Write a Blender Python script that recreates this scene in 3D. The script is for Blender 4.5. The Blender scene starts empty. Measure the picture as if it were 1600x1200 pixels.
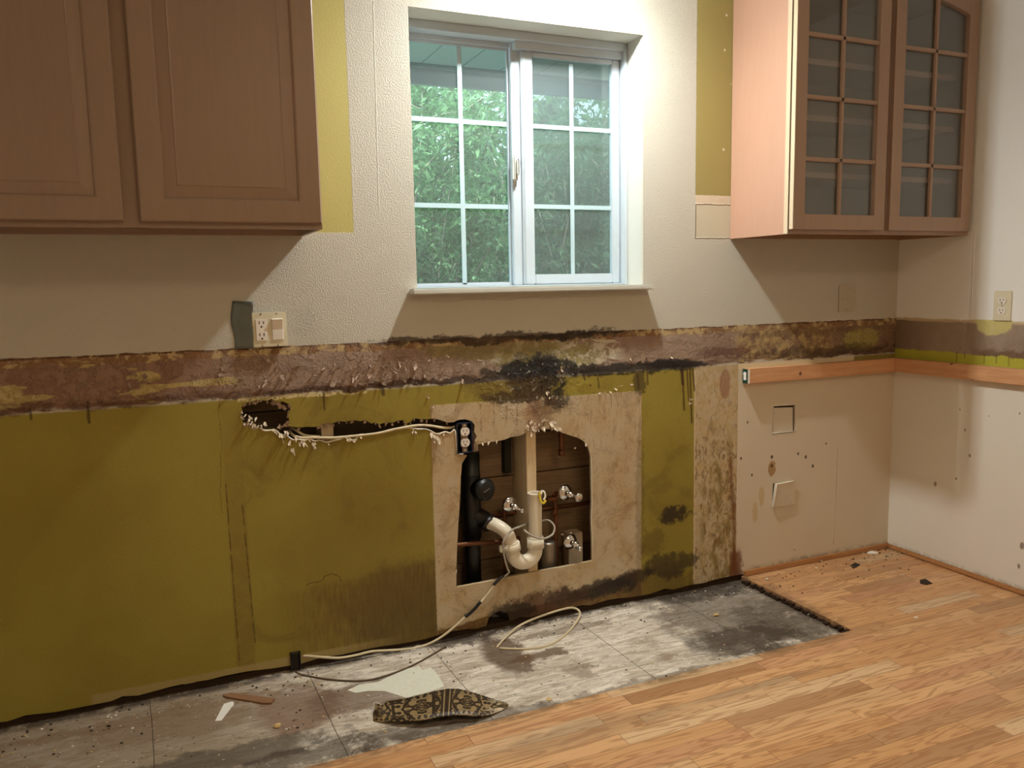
import bpy, bmesh, math, random
from mathutils import Vector, Matrix, geometry
import mathutils.noise as mnoise
random.seed(7)
S = bpy.context.scene
C = S.collection
PI = math.pi

# ------------------------------------------------------------------ camera
CF, CX, CY, CZ, YAW, PITCH, ROLL = 1261.2135, -2.952173, -2.571992, 1.212486, 0.409087, -0.12295, -0.018838
cfw = Vector((math.sin(YAW)*math.cos(PITCH), math.cos(YAW)*math.cos(PITCH), math.sin(PITCH)))
_r = Vector((math.cos(YAW), -math.sin(YAW), 0)); _u = _r.cross(cfw)
crt = _r*math.cos(ROLL) + _u*math.sin(ROLL); cup = -_r*math.sin(ROLL) + _u*math.cos(ROLL)
cd = bpy.data.cameras.new('camera'); cam = bpy.data.objects.new('camera', cd); C.objects.link(cam)
cd.sensor_width = 36; cd.lens = CF/1600*36; cd.clip_start = .05
M3 = Matrix((crt, cup, -cfw)).transposed().to_4x4()
cam.matrix_world = Matrix.Translation((CX, CY, CZ)) @ M3
S.camera = cam

# ------------------------------------------------------------------ world, lights, exposure
S.view_settings.view_transform = 'Standard'; S.view_settings.look = 'None'
S.view_settings.gamma = 1; S.view_settings.use_curve_mapping = False
S.view_settings.exposure = 0.25
W = bpy.data.worlds.new('world'); S.world = W; W.use_nodes = True
bg = W.node_tree.nodes['Background']; bg.inputs[0].default_value = (.72, .93, 1, 1); bg.inputs[1].default_value = 2.1

def point_light(name, loc, power, col, rad):
    l = bpy.data.lights.new(name, 'POINT'); l.energy = power; l.color = col; l.shadow_soft_size = rad
    o = bpy.data.objects.new(name, l); o.location = loc; C.objects.link(o); return o
def area_light(name, loc, sx, sy, power, col, rot=(0, 0, 0)):
    l = bpy.data.lights.new(name, 'AREA'); l.shape = 'RECTANGLE'; l.size = sx; l.size_y = sy; l.energy = power; l.color = col
    o = bpy.data.objects.new(name, l); o.location = loc; o.rotation_euler = rot; C.objects.link(o); return o
SINK = (-1.68, -.30, 2.30)
sink_light = point_light('sink_light', SINK, 22, (.95, 1, .97), .03)
sd = bpy.data.lights.new('sink_added_spot', 'SPOT'); sd.energy = 80; sd.color = (.97, 1, .95); sd.spot_size = math.radians(166); sd.spot_blend = 1; sd.shadow_soft_size = .03   # spot added at the bulb to brighten the wall and floor below
sdo = bpy.data.objects.new('sink_added_spot', sd); sdo.location = SINK; C.objects.link(sdo)
room_light = area_light('room_light', (-1.93, -2.75, 2.405), .9, .6, 16, (1, .78, .48))
sun = bpy.data.lights.new('sun', 'SUN'); sun.energy = 7; sun.angle = .02; sun.color = (1, .97, .85)
suno = bpy.data.objects.new('sun', sun); C.objects.link(suno)
suno.rotation_euler = Vector((.45, .42, -.78)).to_track_quat('-Z', 'Y').to_euler()

# ------------------------------------------------------------------ picture measurements -> points on real planes
def ray(x, y): return cfw + crt*((x-800)/CF) - cup*((y-600)/CF)
def on(x, y, ax, v):
    d = ray(x, y); c = Vector((CX, CY, CZ)); return c + d*((v-c[ax])/d[ax])
def B(x, y, d=0): return on(x, y, 1, d)       # plane parallel to the back wall
def RW(x, y, d=0): return on(x, y, 0, d)      # right wall plane
def F(x, y, z=0): return on(x, y, 2, z)       # floor plane

# ------------------------------------------------------------------ object helpers
def tag(o, label=None, cat=None, group=None, kind=None):
    if label: o['label'] = label
    if cat: o['category'] = cat
    if group: o['group'] = group
    if kind: o['kind'] = kind
    return o
def empty(name, loc=(0, 0, 0), rot=(0, 0, 0)):
    o = bpy.data.objects.new(name, None); o.empty_display_size = .02; o.location = loc; o.rotation_euler = rot; C.objects.link(o); return o
def link(name, bm, mat=None, parent=None, smooth=False, auto=None):
    bmesh.ops.recalc_face_normals(bm, faces=bm.faces)
    me = bpy.data.meshes.new(name); bm.to_mesh(me); bm.free()
    o = bpy.data.objects.new(name, me); C.objects.link(o)
    if mat:
        for m in (mat if isinstance(mat, (list, tuple)) else [mat]): me.materials.append(m)
    if smooth:
        for p in me.polygons: p.use_smooth = True
        if auto: me.set_sharp_from_angle(angle=math.radians(auto))
    if parent: o.parent = parent
    return o
def box(bm, x0, x1, y0, y1, z0, z1, bev=0, mi=0, M=None):
    x0, x1 = min(x0, x1), max(x0, x1); y0, y1 = min(y0, y1), max(y0, y1); z0, z1 = min(z0, z1), max(z0, z1)
    t = bmesh.new()
    r = bmesh.ops.create_cube(t, size=1)
    for v in t.verts:
        v.co = Vector(((x0+x1)/2+v.co.x*(x1-x0), (y0+y1)/2+v.co.y*(y1-y0), (z0+z1)/2+v.co.z*(z1-z0)))
    if bev > 0: bmesh.ops.bevel(t, geom=t.edges[:], offset=bev, segments=2, affect='EDGES')
    add(bm, t, mi, M)
def add(bm, t, mi=0, M=None):
    mp = {}
    for v in t.verts: mp[v] = bm.verts.new(M @ v.co if M else v.co)
    for f in t.faces:
        try: g = bm.faces.new([mp[v] for v in f.verts]); g.material_index = mi; g.smooth = f.smooth
        except ValueError: pass
    t.free()
def smoothpts(pts, n=6):
    pts = [Vector(p) for p in pts]
    if len(pts) < 3: return pts
    P = [pts[0]*2-pts[1]] + pts + [pts[-1]*2-pts[-2]]; out = []
    for i in range(1, len(P)-2):
        for k in range(n):
            t = k/n; a, b, c, d = P[i-1], P[i], P[i+1], P[i+2]
            out.append(.5*((2*b)+(-a+c)*t+(2*a-5*b+4*c-d)*t*t+(-a+3*b-3*c+d)*t*t*t))
    out.append(pts[-1]); return out
def tube(bm, pts, r, seg=12, sm=6, cap=True, mi=0, rfun=None):
    P = smoothpts(pts, sm) if sm else [Vector(p) for p in pts]
    up = None; rings = []
    for i, p in enumerate(P):
        t = (P[min(i+1, len(P)-1)]-P[max(i-1, 0)]).normalized()
        if up is None:
            up = Vector((0, 0, 1)) if abs(t.z) < .9 else Vector((1, 0, 0))
        a = (up - t*up.dot(t)).normalized(); b = t.cross(a); up = a
        rr = r*(rfun(i/(len(P)-1)) if rfun else 1)
        rings.append([bm.verts.new(p+a*rr*math.cos(2*PI*k/seg)+b*rr*math.sin(2*PI*k/seg)) for k in range(seg)])
    for A, D in zip(rings, rings[1:]):
        for k in range(seg):
            f = bm.faces.new((A[k], A[(k+1) % seg], D[(k+1) % seg], D[k])); f.smooth = True; f.material_index = mi
    if cap:
        for R in (rings[0][::-1], rings[-1]): f = bm.faces.new(R); f.material_index = mi
def lathe(bm, prof, c, axis=(0, 0, 1), seg=32, mi=0):
    """prof: (radius, height) pairs along axis from c"""
    ax = Vector(axis).normalized(); h = Vector((1, 0, 0)) if abs(ax.x) < .9 else Vector((0, 1, 0))
    a = (h-ax*h.dot(ax)).normalized(); b = ax.cross(a); c = Vector(c); rings = []
    for r, z in prof:
        if r <= 1e-6: rings.append([bm.verts.new(c+ax*z)])
        else: rings.append([bm.verts.new(c+ax*z+a*r*math.cos(2*PI*k/seg)+b*r*math.sin(2*PI*k/seg)) for k in range(seg)])
    for A, D in zip(rings, rings[1:]):
        for k in range(seg):
            q = [A[k % len(A)], A[(k+1) % len(A)], D[(k+1) % len(D)], D[k % len(D)]]
            u = []
            for v in q:
                if v not in u: u.append(v)
            if len(u) > 2:
                f = bm.faces.new(u); f.smooth = True; f.material_index = mi
def prism(bm, loops, y0, y1, mi=0, side_mi=None, conv=None):
    """loops: outline then holes as (x,z) lists, filled and extruded from y0 to y1"""
    side_mi = mi if side_mi is None else side_mi
    conv = conv or (lambda x, y, z: Vector((x, y, z)))
    fl = [p for l in loops for p in l]
    tris = geometry.tessellate_polygon([[Vector((x, z, 0)) for x, z in l] for l in loops])
    fr = [bm.verts.new(conv(x, y0, z)) for x, z in fl]; bk = [bm.verts.new(conv(x, y1, z)) for x, z in fl]
    for t in tris:
        try:
            f = bm.faces.new([fr[i] for i in t]); f.material_index = mi
            f = bm.faces.new([bk[i] for i in t[::-1]]); f.material_index = side_mi
        except ValueError: pass
    o = 0
    for l in loops:
        n = len(l)
        for k in range(n):
            a, b = o+k, o+(k+1) % n
            try: f = bm.faces.new((fr[a], fr[b], bk[b], bk[a])); f.material_index = side_mi
            except ValueError: pass
        o += n

# ------------------------------------------------------------------ shader helpers
def srgb(r, g=None, b=None):
    if g is None: g = b = r
    f = lambda c: (c/255/12.92 if c/255 <= .04045 else ((c/255+.055)/1.055)**2.4)
    return (f(r), f(g), f(b), 1)
class G:
    def __init__(s, name, rough=.6, spec=.3, metal=0):
        s.m = bpy.data.materials.new(name); s.m.use_nodes = True; s.t = s.m.node_tree; s.n = s.t.nodes
        s.b = s.n['Principled BSDF']; s.set('Roughness', rough); s.set('Specular IOR Level', spec); s.set('Metallic', metal)
        s._c = None; s.zone = None; s.ax = {}
    # a wall zone (x0,x1,z0,z1): whatever cannot reach it folds to a constant, so that each zone stays a small shader
    def mark(s, sock, axis, m): 
        if s.zone and isinstance(sock, bpy.types.NodeSocket): s.ax[(sock.node.name, sock.identifier)] = (axis, m)
        return sock
    def rng(s, sock):
        if not s.zone or not isinstance(sock, bpy.types.NodeSocket): return None
        k = s.ax.get((sock.node.name, sock.identifier))
        if not k: return None
        lo, hi = (s.zone[0], s.zone[1]) if k[0] == 'x' else (s.zone[2], s.zone[3])
        return lo-k[1], hi+k[1]
    def miss(s, u, v, u0, u1, v0, v1):
        a, b = s.rng(u), s.rng(v)
        return bool((a and (a[1] < u0 or a[0] > u1)) or (b and (b[1] < v0 or b[0] > v1)))
    def set(s, k, v):
        if hasattr(v, 'is_linked') or isinstance(v, bpy.types.NodeSocket): s.t.links.new(v, s.b.inputs[k])
        else: s.b.inputs[k].default_value = v
    def put(s, sock, v):
        if isinstance(v, bpy.types.NodeSocket): s.t.links.new(v, sock)
        else: sock.default_value = v
    def co(s):
        if s._c is None: s._c = s.n.new('ShaderNodeTexCoord').outputs['Object']
        return s._c
    def xyz(s, v=None):
        n = s.n.new('ShaderNodeSeparateXYZ'); s.put(n.inputs[0], v or s.co()); return n.outputs
    def comb(s, x, y, z):
        n = s.n.new('ShaderNodeCombineXYZ')
        for i, q in enumerate((x, y, z)): s.put(n.inputs[i], q)
        return n.outputs[0]
    def ma(s, op, a, b=0, c=0, clamp=False):
        num = lambda q: not isinstance(q, bpy.types.NodeSocket)
        if op == 'MULTIPLY':
            if (num(a) and a == 0) or (num(b) and b == 0): return 0
            if num(a) and a == 1 and not clamp: return b
            if num(b) and b == 1 and not clamp: return a
            if num(a) and num(b): return a*b
        if op == 'MAXIMUM':
            if num(a) and a == 0: return b
            if num(b) and b == 0: return a
            if (num(a) and a >= 1) or (num(b) and b >= 1): return 1
        if op == 'ADD' and not clamp:
            if num(a) and a == 0: return b
            if num(b) and b == 0: return a
        if op == 'SUBTRACT' and num(b):
            if b == 0 and not clamp: return a
            if num(a): return a-b
            if b == 1 and clamp: return 0
        n = s.n.new('ShaderNodeMath'); n.operation = op; n.use_clamp = clamp
        s.put(n.inputs[0], a); s.put(n.inputs[1], b); s.put(n.inputs[2], c); return n.outputs[0]
    def vscale(s, sc, v=None):
        n = s.n.new('ShaderNodeMapping'); s.put(n.inputs[0], v or s.co()); n.inputs[3].default_value = sc; return n.outputs[0]
    def noise(s, scale, detail=3, rough=.55, v=None, dist=0, col=False):
        n = s.n.new('ShaderNodeTexNoise'); s.put(n.inputs['Vector'], v or s.co()); n.inputs['Scale'].default_value = scale
        n.inputs['Detail'].default_value = detail; n.inputs['Roughness'].default_value = rough; n.inputs['Distortion'].default_value = dist
        return n.outputs[1 if col else 0]
    def vor(s, scale, v=None, feat='F1', out=0, rnd=1):
        n = s.n.new('ShaderNodeTexVoronoi'); n.feature = feat; s.put(n.inputs['Vector'], v or s.co()); n.inputs['Scale'].default_value = scale
        n.inputs['Randomness'].default_value = rnd; return n.outputs[out]
    def wn(s, v): n = s.n.new('ShaderNodeTexWhiteNoise'); s.put(n.inputs['Vector'], v); return n.outputs
    def ss(s, x, a, b, o0=0, o1=1):
        r = s.rng(x)
        if r or not isinstance(x, bpy.types.NodeSocket):
            r = r or (x, x); c0, c1, d0, d1 = (a, b, o0, o1) if a < b else (b, a, o1, o0)
            if r[1] <= c0: return d0
            if r[0] >= c1: return d1
        n = s.n.new('ShaderNodeMapRange'); n.interpolation_type = 'SMOOTHSTEP'; s.put(n.inputs[0], x)
        if a > b: a, b, o0, o1 = b, a, o1, o0
        n.inputs[1].default_value = a; n.inputs[2].default_value = b; n.inputs[3].default_value = o0; n.inputs[4].default_value = o1
        return n.outputs[0]
    def mix(s, f, a, b, mode='MIX'):
        if not isinstance(f, bpy.types.NodeSocket):
            if f == 0: return a
            if f == 1: return b
        n = s.n.new('ShaderNodeMix'); n.data_type = 'RGBA'; n.blend_type = mode
        s.put(n.inputs[0], f); s.put(n.inputs[6], a); s.put(n.inputs[7], b); return n.outputs[2]
    def mul(s, *a):
        r = a[0]
        for q in a[1:]: r = s.ma('MULTIPLY', r, q)
        return r
    def mx(s, *a):
        r = a[0]
        for q in a[1:]: r = s.ma('MAXIMUM', r, q)
        return r
    def bump(s, h, strength=.3, dist=.002, nrm=None):
        n = s.n.new('ShaderNodeBump'); s.put(n.inputs['Height'], h); n.inputs['Strength'].default_value = strength; n.inputs['Distance'].default_value = dist
        if nrm: s.t.links.new(nrm, n.inputs['Normal'])
        s.set('Normal', n.outputs[0]); return n.outputs[0]
    # masks in a (u,v) plane
    def boxm(s, u, v, u0, u1, v0, v1, w=.004):
        if s.miss(u, v, u0-w, u1+w, v0-w, v1+w): return 0
        return s.mul(s.ss(u, u0-w, u0+w), s.ss(u, u1+w, u1-w), s.ss(v, v0-w, v0+w), s.ss(v, v1+w, v1-w))
    def ell(s, u, v, cu, cv, ru, rv, nz=None, k=0, edge=.15):
        q = math.sqrt(1+edge+k*.36)
        if s.miss(u, v, cu-ru*q, cu+ru*q, cv-rv*q, cv+rv*q): return 0
        a = s.ma('DIVIDE', s.ma('SUBTRACT', u, cu), ru); b = s.ma('DIVIDE', s.ma('SUBTRACT', v, cv), rv)
        d = s.ma('ADD', s.mul(a, a), s.mul(b, b))
        if nz is not None: d = s.ma('MULTIPLY_ADD', s.ma('SUBTRACT', nz, .5), k, d)
        return s.ss(d, 1+edge, 1-edge)
    def seg(s, u, v, p, q, w, soft=None):
        soft = soft or w*.6; e = w+soft
        if s.miss(u, v, min(p[0], q[0])-e, max(p[0], q[0])+e, min(p[1], q[1])-e, max(p[1], q[1])+e): return 0
        dx, dy = q[0]-p[0], q[1]-p[1]; L = dx*dx+dy*dy
        a = s.ma('SUBTRACT', u, p[0]); b = s.ma('SUBTRACT', v, p[1])
        t = s.ma('ADD', s.mul(a, dx/L), s.mul(b, dy/L), clamp=True)
        ex = s.ma('MULTIPLY_ADD', t, -dx, a); ey = s.ma('MULTIPLY_ADD', t, -dy, b)
        d = s.ma('SQRT', s.ma('ADD', s.mul(ex, ex), s.mul(ey, ey)))
        return s.ss(d, w+soft, max(w-soft, 0))
    def below(s, u, v, p, q, w=.004):
        """1 below the line p-q"""
        k = (q[1]-p[1])/(q[0]-p[0]); a, b = s.rng(u), s.rng(v)
        if a and b:
            ls = [y-k*x-(p[1]-k*p[0]) for x in a for y in b]
            if min(ls) > w: return 0
            if max(ls) < -w: return 1
        L = s.ma('MULTIPLY_ADD', u, -k, v)
        c = p[1]-k*p[0]; return s.ss(L, c+w, c-w)
def simple(name, col, rough=.5, spec=.4, metal=0, var=.12, vs=30, bump=0, bs=200, coat=0):
    g = G(name, rough, spec, metal); c = srgb(*col)
    nz = g.noise(vs, 3)
    d = tuple(x*(1-var) for x in c[:3])+(1,); l = tuple(min(1, x*(1+var)) for x in c[:3])+(1,)
    g.set('Base Color', g.mix(nz, d, l))
    if bump: g.bump(g.noise(bs, 3), bump, .001)
    if coat: g.set('Coat Weight', coat)
    return g.m

# ------------------------------------------------------------------ wall paint, torn paper and mould (back wall)
def b2(x, y): p = B(x, y); return (p.x, p.z)
def r2(x, y): p = RW(x, y); return (p.y, p.z)
CREAM = srgb(226, 220, 208); CREAM2 = srgb(218, 207, 188); OLIVE = srgb(158, 144, 62); OLIVE2 = srgb(144, 128, 50)
MAUVE = srgb(170, 146, 128); TAN = srgb(200, 184, 156); PLASTER = srgb(222, 212, 190); BLACK = srgb(38, 34, 30)
RUST = srgb(120, 62, 24); BROWN = srgb(112, 84, 58); KRAFT = srgb(196, 172, 122)
def wall_back_material(zone, idx):
    g = G('back_wall_paint_%d' % idx, .62, .35); g.zone = zone
    X, Y, Z = g.xyz(); g.mark(X, 'x', 0); g.mark(Z, 'z', 0)
    n1 = g.noise(9, 4, .6); n1b = g.noise(9, 4, .6, v=g.vscale((1, 1, 1), g.comb(Z, X, 3.3)))
    n2 = g.noise(55, 4, .65); n3 = g.noise(180, 2, .6); n4 = g.noise(24, 5, .7)
    nh = g.noise(14, 5, .65, v=g.vscale((1, 1, 6)))          # long horizontal tears
    nv = g.noise(20, 5, .65, v=g.vscale((5, 1, .7)))          # runs down the wall
    low = g.noise(2.3, 3, .5)
    def w(base, n, k):
        o = g.ma('MULTIPLY_ADD', g.ma('SUBTRACT', n, .5), k, base); q = g.ax.get((base.node.name, base.identifier))
        if q: g.mark(o, q[0], q[1]+k*.4)
        return o
    u = w(w(X, n1, .03), n2, .02); v = w(w(Z, n1b, .03), n4, .02)     # ragged edges
    us = w(X, n2, .006); vs = w(Z, n2, .008)                              # almost straight edges
    uf = w(w(X, n4, .07), n2, .03); vf = w(w(Z, n1b, .07), n2, .03)         # very ragged, mould
    # upper painted wall
    col = g.mix(low, srgb(196, 191, 177), srgb(204, 200, 189))
    # old olive colour left beside the two wall cabinets
    m = g.mx(g.boxm(us, vs, -3.9, -2.372, 1.383, 2.5, .002), g.boxm(us, vs, -1.068, 0.1, 1.533, 2.5, .002))
    putty = g.mul(g.ss(g.vor(24), .16, .12), g.boxm(X, Z, -.97, -.9, 1.5, 2.5, .01), g.ss(n2, .4, .55))
    oc = g.mix(g.ss(X, -2, -1.5), g.mix(low, srgb(196, 186, 118), srgb(188, 176, 108)), g.mix(low, srgb(162, 148, 92), srgb(154, 140, 84)))
    oc = g.mix(putty, oc, PLASTER)
    col = g.mix(m, col, oc)
    col = g.mix(g.boxm(us, vs, -1.068, -.9, 1.500, 1.533, .003), col, g.mix(n2, srgb(205, 186, 158), srgb(228, 215, 196)))
    patch = g.boxm(us, vs, -1.066, -.9, 1.375, 1.5, .002)
    col = g.mix(patch, col, srgb(202, 194, 172))
    patch_line = g.ma('SUBTRACT', g.boxm(us, vs, -1.069, -.89, 1.372, 1.503, .002), g.boxm(us, vs, -1.065, -.89, 1.376, 1.499, .002), clamp=True)
    col = g.mix(g.mul(patch_line, .35), col, BROWN)
    # ---- lower wall
    lowm = g.ss(vs, .885, .875)
    green = g.mix(g.ss(low, .35, .7), OLIVE, OLIVE2)
    green = g.mix(g.mul(n2, .3), green, srgb(140, 120, 46))
    green = g.mix(g.mul(g.ss(g.noise(4.5, 6, .7, dist=.8), .5, .68), g.ss(X, -2.8, -2.72), .5), green, srgb(112, 92, 42))
    green = g.mix(g.mul(g.ss(g.noise(150, 2, .5), .70, .74), .5), green, srgb(190, 176, 110))
    joint = g.boxm(us, Z, -2.802, -2.745, -.1, .86, .004)
    green = g.mix(g.mul(joint, g.ss(Z, .9, .2, .15, .5), g.ss(n4, .3, .55, .4, 1)), green, srgb(122, 96, 46))
    jl = g.mx(g.seg(us, Z, (-2.80, .62), (-2.793, .05), .0012, .002), g.seg(us, Z, (-2.755, .55), (-2.742, .1), .0016, .002))
    green = g.mix(g.mul(jl, g.ss(n4, .35, .55), .8), green, srgb(70, 46, 18))
    # dirty brown zone low in the middle
    p, q = b2(380, 945), b2(680, 872)
    dirty = g.mul(g.below(X, v, p, q, .02), g.ss(u, -2.76, -2.45), g.ss(X, -2.1, -2.14))
    green = g.mix(g.mul(dirty, g.ss(nv, .3, .7, .35, .85)), green, srgb(112, 86, 40))
    p, q = b2(640, 860), b2(600, 960)
    green = g.mix(g.mul(g.ell(uf, vf, -2.25, .12, .2, .16, n4, 2.2, .8), .55), green, srgb(74, 56, 30))
    green = g.mix(g.mul(g.ell(uf, vf, -2.36, .36, .28, .22, n1, 2.4, .9), .28), green, srgb(118, 92, 40))
    base = green
    # right-hand painted part
    rp = g.mix(low, CREAM2, srgb(208, 194, 172))
    base = g.mix(g.ss(us, -.858, -.852), base, rp)
    # bare strip between olive and painted part
    st = g.boxm(us, Z, -1.063, -.855, -.1, 1, .002)
    stc = g.mix(g.ss(n4, .3, .7), TAN, srgb(190, 164, 116))
    stc = g.mix(g.mul(g.ss(g.noise(7, 6, .72, v=g.vscale((2.2, 1, 1))), .47, .58), g.ss(Z, .70, .45), g.ss(X, -1.05, -1.0), .85), stc, srgb(138, 116, 58))
    stc = g.mix(g.mul(g.ss(g.noise(26, 5, .7, v=g.vscale((1.6, 1, .8)), dist=1.5), .52, .60), g.ss(Z, .8, .5, .25, .75)), stc, srgb(120, 90, 54))
    base = g.mix(st, base, stc)
    base = g.mix(g.mul(g.seg(us, Z, (-1.064, .88), (-1.056, 0), .0025, .003), .55), base, srgb(226, 208, 172))
    base = g.mix(g.mul(g.seg(u, Z, (-.885, .5), (-.853, 0.02), .008, .012), .75), base, srgb(118, 70, 26))
    base = g.mix(g.mul(g.ell(u, v, -.85, .02, .035, .10, n2, 1.5, .5), .85), base, srgb(112, 58, 24))
    # bare tan rectangle round the plumbing hole
    p, q = b2(672, 634), b2(1000, 611)
    rect = g.mul(g.boxm(us, Z, -2.138, -1.306, -.1, .9, .003), g.below(X, vs, p, q, .003))
    p, q = b2(730, 972), b2(905, 928); p2, q2 = b2(905, 926), b2(1005, 888)
    loww = g.mx(g.mul(g.below(X, v, p, q, .006), g.ss(X, -1.6, -1.62)), g.mul(g.below(X, v, p2, q2, .006), g.ss(X, -1.62, -1.6)))
    tanc = g.mix(g.ss(n1, .3, .75), TAN, srgb(192, 165, 124))
    tanc = g.mix(g.mul(g.ss(nv, .55, .72), g.ss(Z, .4, .8), .55), tanc, srgb(146, 116, 80))
    tanc = g.mix(g.mul(g.ss(nv, .5, .65), g.ss(X, -1.7, -1.5), g.ss(Z, .45, .75), .5), tanc, srgb(150, 128, 104))
    tanc = g.mix(g.mul(g.ss(n2, .56, .7), .4), tanc, srgb(126, 98, 68))
    tanc = g.mix(g.mul(g.ss(g.noise(6, 6, .75, dist=1.2), .50, .66), .5), tanc, srgb(150, 122, 88))
    ck = g.noise(7, 5, .7, dist=1.6); ck = g.ss(g.ma('ABSOLUTE', g.ma('SUBTRACT', ck, .52)), .006, .002)
    tanc = g.mix(g.mul(ck, g.ss(n1, .5, .6), .6), tanc, srgb(104, 74, 46))
    for px in ((772, 628, 680), (790, 628, 672), (806, 632, 668), (752, 632, 690)):
        a, c = b2(px[0], px[1]), b2(px[0]+1, px[2])
        tanc = g.mix(g.mul(g.seg(u, Z, a, c, .0015, .004), g.ss(n4, .38, .6), .55), tanc, srgb(110, 78, 48))
    a, c = b2(800, 640), b2(818, 640)
    tanc = g.mix(g.mul(g.boxm(u, Z, b2(822, 640)[0], b2(845, 640)[0], .70, .82, .008), .45), tanc, srgb(150, 98, 76))
    base = g.mix(rect, base, tanc)
    lowc = g.mix(g.ss(n4, .35, .6), srgb(128, 106, 52), srgb(108, 76, 46))
    base = g.mix(g.mul(rect, loww), base, lowc)
    # bare edge at the skirting
    sk = g.mul(g.ss(vs, .034, .026), g.ss(X, -3.22, -3.2), g.ss(X, -2.2, -2.6))
    base = g.mix(g.mul(sk, .8), base, srgb(170, 150, 100))
    a, c = b2(235, 1088), b2(130, 1113); 
    # olive stripe stains, mould
    def blot(px, py, ru, rv, k, c, f=1, uu=None, vv=None, nn=None, e=.5):
        nonlocal base
        cx, cz = b2(px, py)
        base = g.mix(g.mul(g.ell(uu or uf, vv or vf, cx, cz, ru, rv, nn or n4, k, e), f), base, srgb(*c))
    blot(1035, 925, .15, .10, 3, (92, 66, 34), .55); blot(1045, 885, .12, .05, 4, (50, 36, 26), .75)
    blot(1052, 806, .065, .035, 4.5, (44, 28, 22), .9); blot(1020, 850, .06, .05, 3.5, (96, 72, 34), .5)
    blot(940, 920, .14, .035, 3, (30, 28, 26), .85); blot(985, 905, .10, .03, 3, (44, 34, 28), .8)
    blot(850, 940, .16, .05, 4, (86, 54, 34), .8); blot(800, 955, .09, .04, 4, (40, 30, 24), .8)
    blot(880, 930, .07, .03, 4, (60, 44, 30), .7)
    blot(1000, 800, .02, .35, 2.5, (96, 78, 44), .35)
    # drips on the olive stripe
    for x, y0, y1, ww in ((1066, 570, 640, .004), (1073, 570, 625, .002), (1078, 572, 660, .004), (1082, 572, 610, .003), (1064, 570, 600, .006)):
        base = g.mix(g.mul(g.seg(us, Z, b2(x, y0), b2(x+3, y1), ww, .004), .85), base, srgb(66, 34, 18))
    # marks on the painted part
    for x, y, r in ((1206, 714, .006), (1259, 714, .006), (1270, 728, .006), (1247, 709, .005), (1158, 716, .005), (1175, 742, .005), (1291, 693, .004), (1168, 660, .004)):
        cx, cz = b2(x, y); base = g.mix(g.mul(g.ell(us, vs, cx, cz, r, r*1.3, n2, .8, .4), .9), base, srgb(60, 40, 28))
    blot(1206, 733, .018, .033, .8, (160, 116, 58), .85, u, v, n2, .3); blot(1190, 775, .014, .045, 2, (196, 164, 96), .55, u, v); blot(1180, 800, .014, .04, 2, (190, 158, 92), .5, u, v)
    blot(1206, 728, .006, .008, .6, (70, 44, 26), .9, us, vs, n2, .3)
    pr = g.seg(us, Z, b2(1309, 700), b2(1303, 850), .0012, .0015)
    base = g.mix(g.mul(pr, .5), base, srgb(226, 206, 176))
    base = g.mix(g.mul(g.seg(u, v, (-.85, .012), (0, .012), .012, .02), g.ss(n4, .4, .6), .7), base, srgb(110, 76, 50))
    base = g.mix(g.mul(g.ell(u, v, b2(1133, 600)[0], b2(1133, 600)[1], .025, .055, n2, .6, .2), .7), base, srgb(156, 112, 88))
    # plaster between cleat and band; olive again at the corner
    cl = g.boxm(us, Z, -.855, .1, .858, .9, .002)
    base = g.mix(cl, base, g.mix(g.ss(us, -.245, -.235), srgb(220, 204, 168), srgb(150, 134, 62)))
    base = g.mix(g.mul(g.ss(n3, .74, .8), .4), base, srgb(80, 60, 30))
    col = g.mix(lowm, col, base)
    # ---- band where the backsplash was torn away
    bl = [b2(0, 637), b2(345, 612), b2(600, 598), b2(840, 574), b2(1080, 567), b2(1240, 563), b2(1400, 556)]
    zb = .885; 
    band = g.mul(g.ss(g.mark(g.ma('MULTIPLY_ADD', nh, .035, v), 'z', .05), .898, .908), g.ss(w(Z, nh, .02), 1.037, 1.033))
    bc = g.mix(g.ss(n1, .3, .7), MAUVE, srgb(158, 132, 114))
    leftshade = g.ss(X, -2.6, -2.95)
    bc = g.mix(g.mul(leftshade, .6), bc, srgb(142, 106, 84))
    kp = g.mix(g.ss(n2, .3, .7), srgb(204, 184, 132), srgb(180, 160, 98))
    nhb = g.noise(5.2, 4, .55, v=g.vscale((1, 1, 3.2)), dist=.6)
    kl = g.mul(g.ss(nhb, .565, .585), g.ss(X, -2.72, -2.78)); kl2 = g.mul(g.ss(nhb, .545, .56), g.ss(X, -2.1, -2.0), g.ss(X, -1.35, -1.45), .9)
    bc = g.mix(kl, bc, kp); bc = g.mix(kl2, bc, PLASTER)
    cx, cz = b2(860, 556); bc = g.mix(g.mul(g.ell(u, v, cx, cz, .24, .05, n4, 3.5, .3), .95), bc, g.mix(g.ss(n4, .4, .55), srgb(214, 204, 188), srgb(160, 150, 96)))
    cx, cz = b2(770, 545); bc = g.mix(g.mul(g.ell(u, v, cx, cz, .26, .035, n4, 2, .3), .8), bc, srgb(150, 134, 84))
    # mottled right part
    mr = g.mul(g.ss(X, -.9, -.82), g.ss(n4, .42, .55))
    bc = g.mix(g.mul(g.ss(X, -.86, -.8), .8), bc, srgb(138, 110, 86))
    bc = g.mix(g.mul(mr, g.ss(X, -.30, -.42)), bc, srgb(192, 166, 116))
    cx, cz = b2(1345, 530); bc = g.mix(g.ell(u, v, cx, cz, .10, .045, n4, 3, .4), bc, srgb(176, 162, 98))
    bc = g.mix(g.mul(g.ss(n2, .58, .66), g.ss(X, -.95, -.85), .7), bc, srgb(92, 64, 46))
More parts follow.
